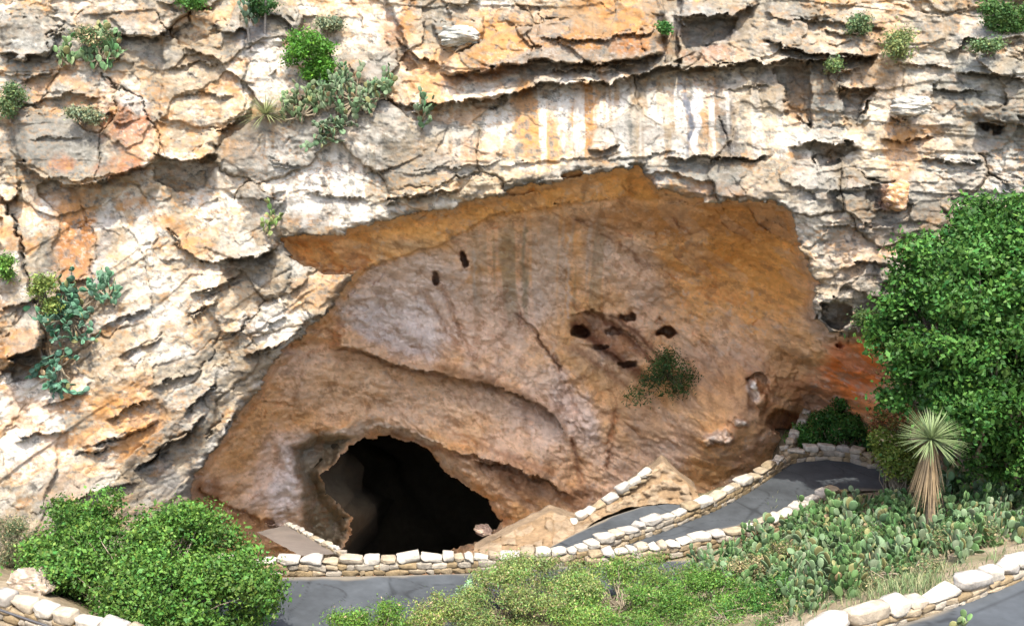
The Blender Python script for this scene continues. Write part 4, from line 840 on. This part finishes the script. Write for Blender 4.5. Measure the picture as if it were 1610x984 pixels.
def pear_mesh(seed, npads, size=.13, spread=.5, hang=0., outv=(0, -1, 0), col=(.16,.24,.12)):
    """pads chained on pads; returns verts, faces, colours around the origin"""
    r = np.random.default_rng(seed); parts = []; tips = []; parts_s = []
    def add(o, up, L):
        up = up / np.linalg.norm(up); nn = np.cross(up, unit(r, 1)[0]); nn /= np.linalg.norm(nn); sd_ = np.cross(up, nn)
        v = PV * np.array([L, L * .13, L]); w_ = o + v[:, :1] * sd_ + v[:, 1:2] * nn + v[:, 2:] * up
        c = np.array(col) * r.uniform(.65, 1.35) * (1 + r.normal(0, .08) * np.array([1.5, 0, 1.])); 
        if r.random() < .06: c = np.array([.22, .22, .09]) * r.uniform(.7, 1.1)
        if r.random() < .025: c = np.array([.30, .22, .12])
        cc = np.tile(c, (len(PV), 1)); cc[:12] *= 1.25
        parts.append((w_, PF, cc)); tips.append((o + up * L * 1.9, up, sd_, L))
    g = np.array([0, 0, 1.]) * (1 - 2 * hang) + np.array(outv) * .5 * (hang > 0)
    for k in range(max(2, npads // 5)):
        a_ = r.random() * 6.28; o = np.array([math.cos(a_), math.sin(a_), 0]) * spread * .55 * r.random() ** .5
        if hang: o = np.array([r.normal() * spread * .5, -.05, r.normal() * spread * .5])
        add(o, g + r.normal(size=3) * .35, size * r.uniform(.9, 1.2))
        sv, sf, sc3 = tube([o * 0 - g * .06, o * .5 - g * .04 + [0, 0, -.03], o + g * .05], .035, .03, 5, (.22,.18,.12)); parts_s.append((sv, sf, np.tile(sc3, (len(sv), 1))))
    while len(parts) < npads:
        o, up, s_, L = tips[r.integers(len(tips))]; ang = r.uniform(-1, 1)
        add(o + s_ * L * ang * .4 - up * L * .15 * abs(ang), up * .7 + s_ * ang * .8 + g * .25 + r.normal(size=3) * .22, L * r.uniform(.8, 1.02))
    return merge(parts + parts_s)
protos = []
for k in range(9):
    V_, F_, C_ = pear_mesh(100 + k, [14, 20, 28, 34, 24, 18, 30, 40, 22][k], [.125, .10, .13, .10, .095, .135, .115, .105, .12][k], [.5, .6, .7, .8, .6, .5, .7, .9, .6][k], col=[(.085,.155,.055), (.075,.14,.045), (.11,.17,.085)][k % 3])
    me_o = mesh_np("prickly_pear", V_, F_, M_pad, C_); protos.append(me_o)
FIELD = [(1085,915),(1092,890),(1135,872),(1180,848),(1240,822),(1300,795),(1350,786),(1400,780),(1430,790),(1440,840),(1440,880),(1415,905),(1360,915),(1300,940),(1260,960),(1200,925),(1140,930)]
NEARY = 1
FIELD2 = [(1430,760),(1520,735),(1640,740),(1660,850),(1600,842),(1540,862),(1500,880),(1450,860)]
r = np.random.default_rng(5); placed = []; fpol = [(FIELD, 205), (FIELD2, 84)]; first = set()
LAB = "grey-green prickly pear in the thick patch right of the paths"
for fp, cnt in fpol:
    fpa = np.array(fp); got = 0; tries = 0
    while got < cnt and tries < 6000:
        tries += 1; u, v = r.uniform(fpa[:, 0].min(), fpa[:, 0].max()), r.uniform(fpa[:, 1].min(), fpa[:, 1].max())
        if sdist_poly(fp, np.array([u]), np.array([v]))[0] > 0: continue
        p = hit_ground(u, v + 12); md = .38
        if any((p[0] - q_[0]) ** 2 + (p[1] - q_[1]) ** 2 < md ** 2 for q_ in placed): continue
        placed.append(p); k = r.integers(9); src = protos[k]
        o = src if k not in first else src.copy()
        if k in first: COL.objects.link(o)
        first.add(k); o.location = tuple(p - np.array([0, 0, .05])); o.rotation_euler = (r.normal() * .08, r.normal() * .08, r.random() * 6.28); s_ = r.uniform(.95, 1.4); o.scale = (s_, s_, s_ * r.uniform(.95, 1.25))
        if fp is FIELD2: lab, grp = "prickly pear in the patch beside and right of the tall yucca", "prickly pears around the yucca"
        elif v > 905 and u > 1180: lab, grp = "prickly pear at the foot of the slope near the wall of big blocks", "prickly pears near the block wall"
        elif u < 1190: lab, grp = "prickly pear at the left end of the patch, by the bright green shrubs", "prickly pears at the left end of the patch"
        elif v < 815: lab, grp = "prickly pear along the top of the patch, right against the upper path's low wall", "prickly pears along the upper path"
        else: lab, grp = "prickly pear in the middle of the thick patch below the upper path", "prickly pears in the middle of the patch"
        tag(o, lab, "cactus", grp); got += 1
def lone_pear(u, v, n, label, seed, size=.13, spread=.5, hang=0, ground=False, out=.15, col=(.15,.23,.13)):
    V_, F_, C_ = pear_mesh(seed, n, size, spread, hang, col=col); c = hit_ground(u, v) if ground else on_cliff(u, v) - np.array([0, out, 0])
    o = mesh_np("prickly_pear", V_, F_, M_pad, C_); o.location = tuple(c); return tag(o, label, "cactus")
def cliff_pear(u, v, ru, rv_, n, label, seed, size=.13, col=(.15,.23,.13), hang=.0):
    r = np.random.default_rng(seed); o0 = P(u, v, fore_cliff(u, v)[1] - .05); parts = []
    for k in range(max(3, n // 7)):
        a_ = r.random() * 6.28; q_ = r.random() ** .5; uu_, vv_ = u + ru * q_ * math.cos(a_), v + rv_ * q_ * math.sin(a_)
        c = fore_cliff(uu_, vv_); c = P(uu_, vv_, min(c[1], o0[1] + .5) - .10)
        V1, F1_, C1 = pear_mesh(seed * 31 + k, 8, size, .14, hang, col=col); parts.append((V1 + c - o0, F1_, C1))
        sv, sf, c3_ = tube([np.zeros(3), (c - o0) * .5 + [0, -.08, -.05], c - o0], .05, .03, 5, (.22,.18,.12)); parts.append((sv, sf, np.tile(c3_, (len(sv), 1))))
    V_, F_, C_ = merge(parts); o = mesh_np("prickly_pear", V_, F_, M_pad, C_); o.location = tuple(o0); return tag(o, label, "cactus")
cliff_pear(112, 495, 44, 58, 210, "large blue-green prickly pear hanging down the left part of the cliff", 201, .15, (.10,.21,.13), .3)
cliff_pear(95, 575, 24, 36, 80, "lower clump of the hanging blue-green cactus with pads reaching down", 202, .15, (.09,.20,.13), .55)
cliff_pear(172, 465, 28, 16, 60, "small blue-green prickly pear right of the large hanging one", 203, .14, (.11,.22,.13))
cliff_pear(560, 155, 60, 38, 300, "wide prickly pear spreading over the ledge right of the spiky yucca", 204, .13, (.13,.19,.10))
cliff_pear(522, 208, 28, 20, 90, "prickly pear with pads drooping over the ledge beside the white rock", 205, .13, (.12,.18,.10), .4)
cliff_pear(475, 180, 34, 24, 130, "low prickly pear just right of the spiky yucca", 206, .12, (.12,.17,.08))
cliff_pear(664, 190, 14, 18, 35, "small dark prickly pear on the ledge at the left end of the long bedding gap", 207, .13, (.09,.15,.075))
cliff_pear(418, 360, 20, 16, 35, "small yellow-green prickly pear above the left tip of the cave roof", 208, .12, (.18,.25,.08))
cliff_pear(100, 95, 24, 12, 35, "light green prickly pear left of the denser upper left clump", 209, .15, (.16,.25,.11))
cliff_pear(158, 90, 30, 22, 110, "dense green prickly pear above the orange-stained block at upper left", 210, .15, (.13,.22,.10))
cliff_pear(395, 22, 16, 20, 35, "thin dark prickly pear beside the tall stalks at the top edge", 211, .14, (.09,.14,.09))
lone_pear(1505, 1012, 12, "small prickly pear tip poking up at the bottom edge on the dark path", 212, .14, .5, 0, ground=True, col=(.17,.25,.10))
lone_pear(1462, 838, 40, "prickly pear hiding the left side of the yucca trunk", 221, .15, .8, 0, ground=True, col=(.09,.16,.065))
lone_pear(1500, 838, 40, "prickly pear hiding the right side of the yucca trunk", 222, .15, .8, 0, ground=True, col=(.10,.17,.08))
lone_pear(735, 950, 22, "grey prickly pear at the right end of the open stretch of path near the bottom", 213, .14, .6, 0, ground=True, col=(.18,.26,.17))
lone_pear(1385, 752, 16, "shaded prickly pear near the end of the upper path", 214, .13, .5, 0, ground=True)

# ---- rosettes: yucca with dead skirt, spiky plants
def blade(o, d, L, wd, r, col, sag=.3, n=4):
    d = d / np.linalg.norm(d); t = np.linspace(0, 1, n + 1)[:, None]; p = o + d * L * t + np.array([0, 0, -1.]) * sag * L * t ** 2
    s_ = np.cross(d, [0, 0, 1.]) + 1e-3; s_ /= np.linalg.norm(s_); w_ = wd * np.array([.8, 1, .85, .5, .06])[:n + 1, None]
    v = np.concatenate([p - s_ * w_, p + s_ * w_]); m = n + 1; f = np.array([(k, k + 1, m + k + 1, m + k) for k in range(n)])
    return v, f, np.array(col) * r.uniform(.7, 1.3)
def rosette(n, L, wd, r, col, zmin=-.2, zmax=1., sag=.15, c=(0, 0, 0)):
    out = []
    for k in range(n):
        a_ = r.random() * 6.28; z = r.uniform(zmin, zmax); d = np.array([math.cos(a_) * math.sqrt(max(0, 1 - z * z)), math.sin(a_) * math.sqrt(max(0, 1 - z * z)), z])
        out.append(blade(np.array(c) + d * .04, d, L * r.uniform(.8, 1.1), wd, r, col, sag))
    return merge(out)
r = np.random.default_rng(77); hc = P(1464, 690, -9.5); by = np.array([hc[0] + .25, -9.5, gz(hc[0] + .25, -9.5)])
root = empty("yucca", tuple(by), "tall yucca with a round head of spikes and a skirt of dead straw leaves", "yucca")
V_, F_, C_ = rosette(210, 1.08, .02, r, (.22,.285,.13), -.35, 1., .12, hc - by); mesh_np("leaf_rosette", V_, F_, M_leaf, C_, root)
sk = []
for k in range(210):
    a_ = r.random() * 6.28; o = (hc - by) - np.array([0, 0, r.uniform(0, 1.0)]) + np.array([math.cos(a_), math.sin(a_), 0]) * .1; sk.append(blade(o, np.array([math.cos(a_) * .30, math.sin(a_) * .30, -1]), r.uniform(.9, 1.7), .022, r, (.36,.27,.16), .05))
V_, F_, C_ = merge(sk); mesh_np("dead_leaf_skirt", V_, F_, M_leaf, C_, root)
V_, F_, C_ = tube([np.array([0, 0, -.4]), (hc - by) * .5 + [.03, 0, 0], hc - by], .16, .12, 8, (.24,.18,.12)); mesh_np("trunk", V_, F_, M_bark, C_, root)
def spiky(u, v, label, n=70, L=.75, seed=1, col=(.26,.30,.14), ground=False, out=.25):
    r = np.random.default_rng(seed); c = hit_ground(u, v) if ground else P(u, v, fore_cliff(u, v, 24)[1] - .1); V_, F_, C_ = rosette(n, L, .016, r, col, -.25, 1., .2)
    o = mesh_np("spiky_rosette_plant", V_, F_, M_leaf, C_); o.location = tuple(c); return tag(o, label, "yucca")
spiky(418, 180, "spiky pale green rosette plant on the ledge below the round bright bush", 150, 1.15, 3, (.26,.29,.13), out=.4)
spiky(1548, 715, "half hidden blue-grey spiky plant right of the tall yucca", 60, .6, 4, (.22,.28,.20), ground=True)

# tall dry stalks at the top edge
for (u0, v0, u1, v1, lab) in [(392, 66, 384, -40, "left one of the two thin dry stalks at the top edge"), (416, 60, 424, -40, "right one of the two thin dry stalks at the top edge")]:
    a_, b_ = on_cliff(u0, v0), on_cliff(u0, v0) + np.array([(u1 - u0) / 42., -.4, 2.6]); o_ = tube([a_ * 0, (b_ - a_) * .5 + [.05, 0, 0], b_ - a_], .05, .03, 7, (.22,.20,.18))
    s_ = mesh_np("dry_stalk", *o_[:2], M_bark, o_[2]); s_.location = tuple(a_); tag(s_, lab, "stalk")

# grass tufts and dry brush in the gap above the block wall: uncountable
r = np.random.default_rng(31); bl = []
for k in range(5200):
    if k < 2600: u, v = 1395 + r.normal() * 48, 905 + r.normal() * 20
    else:
        u, v = r.uniform(1080, 1640), r.uniform(770, 985)
    p = P(u, v, 0); 
    # cheap march on the ground sheet
    Y = -18.0
    for _ in range(7):
        p = P(u, v, Y); err = p[2] - gz(p[0], p[1]); Y += err / (.47 + .28); Y = min(max(Y, -22), 2)
    if abs(err) > .3 or (v > 1275 and False): continue
    if p[2] > 5.3 or p[2] < .15: continue
    d = np.array([r.normal() * .4, r.normal() * .4, 1]); bl.append(blade(np.array([p[0], p[1], float(gz(p[0], p[1]))]), d, r.uniform(.25, .5), .010, r, [(.16,.22,.10), (.30,.30,.16), (.11,.17,.06)][r.integers(3)], .3))
V_, F_, C_ = merge(bl); g_ = mesh_np("grass", V_, F_, M_leaf, C_); g_["kind"] = "stuff"; g_["label"] = "thin dry and green grass between the prickly pears"

# ------------------------------------------------------------------ rocks and the rail
def rock(u, v, ru, rv_, label, seed, Y=None, col=(.50,.42,.31), cliffside=False):
    c = on_cliff(u, v) if cliffside else (P(u, v, Y) if Y is not None else hit_ground(u, v)); k = np.linalg.norm(c - CAM) / F
    q0 = BBV / np.linalg.norm(BBV, axis=1)[:, None] * .6 + BBV * .4; rr_ = np.random.default_rng(seed)
    for _ in range(7):
        n_ = rr_.normal(size=3); n_ /= np.linalg.norm(n_); d_ = q0 @ n_; lim = .68 + .25 * rr_.random(); q0 = q0 - np.outer(np.maximum(d_ - lim, 0) * .9, n_)
    f1 = fbm(q0[:, 0] * 1.6 + q0[:, 1], q0[:, 2] * 2.2 + seed, seed, 5, .6); f2 = noise(q0[:, 0] * 1.2, q0[:, 2] * 7 + q0[:, 1], seed + 3)
    v_ = q0 * (1 + .14 * f1 + .04 * f2)[:, None] * np.array([ru, (ru + rv_) * .5, rv_]) * k
    cc_ = np.empty(v_.shape); cc_[:] = col; f3 = fbm(q0[:, 0] * 4 + q0[:, 1] * 2, q0[:, 2] * 5, seed + 7, 4, .7)
    cc_ = mixc(cc_, TAN, .6 * sstep(.1, .7, f1)); cc_ = mixc(cc_, DARK, .5 * sstep(.2, .7, f3)); cc_ = mixc(cc_, WHITE, .5 * sstep(.2, .7, -f3))
    o = mesh_np("boulder", v_, BBF, M_rock, cc_); o.location = tuple(c); return tag(o, label, "rock")
rock(50, 918, 34, 20, "rounded tan boulder at the left edge under the large bush", 301, Y=-11.5, col=(.30,.24,.18))
rock(4, 600, 13, 15, "small pale boulder in the dark gap at the left edge", 302, cliffside=True, col=(.66,.60,.50))
rock(1407, 308, 24, 22, "rust-orange boulder at the foot of the orange column", 303, cliffside=True, col=(.48,.26,.12))
rock(1432, 166, 27, 15, "rounded grey boulder sticking out above the orange column", 304, cliffside=True, col=(.32,.31,.27))
rock(725, 56, 34, 16, "grey rounded boulder jutting out beside the big orange blocks", 305, cliffside=True, col=(.34,.34,.30))
rock(760, 833, 14, 8, "small pink-brown rock at the lower right corner of the cave mouth", 306, Y=8.0, col=(.50,.36,.28))
a_, b_ = P(-60, 938, -16.0), P(110, 996, -16.4)
V_, F_, C_ = tube([a_, a_ * .5 + b_ * .5, b_], .035, .035, 8, (.05,.05,.055)); rr = mesh_np("handrail", V_ - a_, F_, M_metal, C_); rr.location = tuple(a_)
tag(rr, "dark metal handrail crossing the lower left corner", "rail")
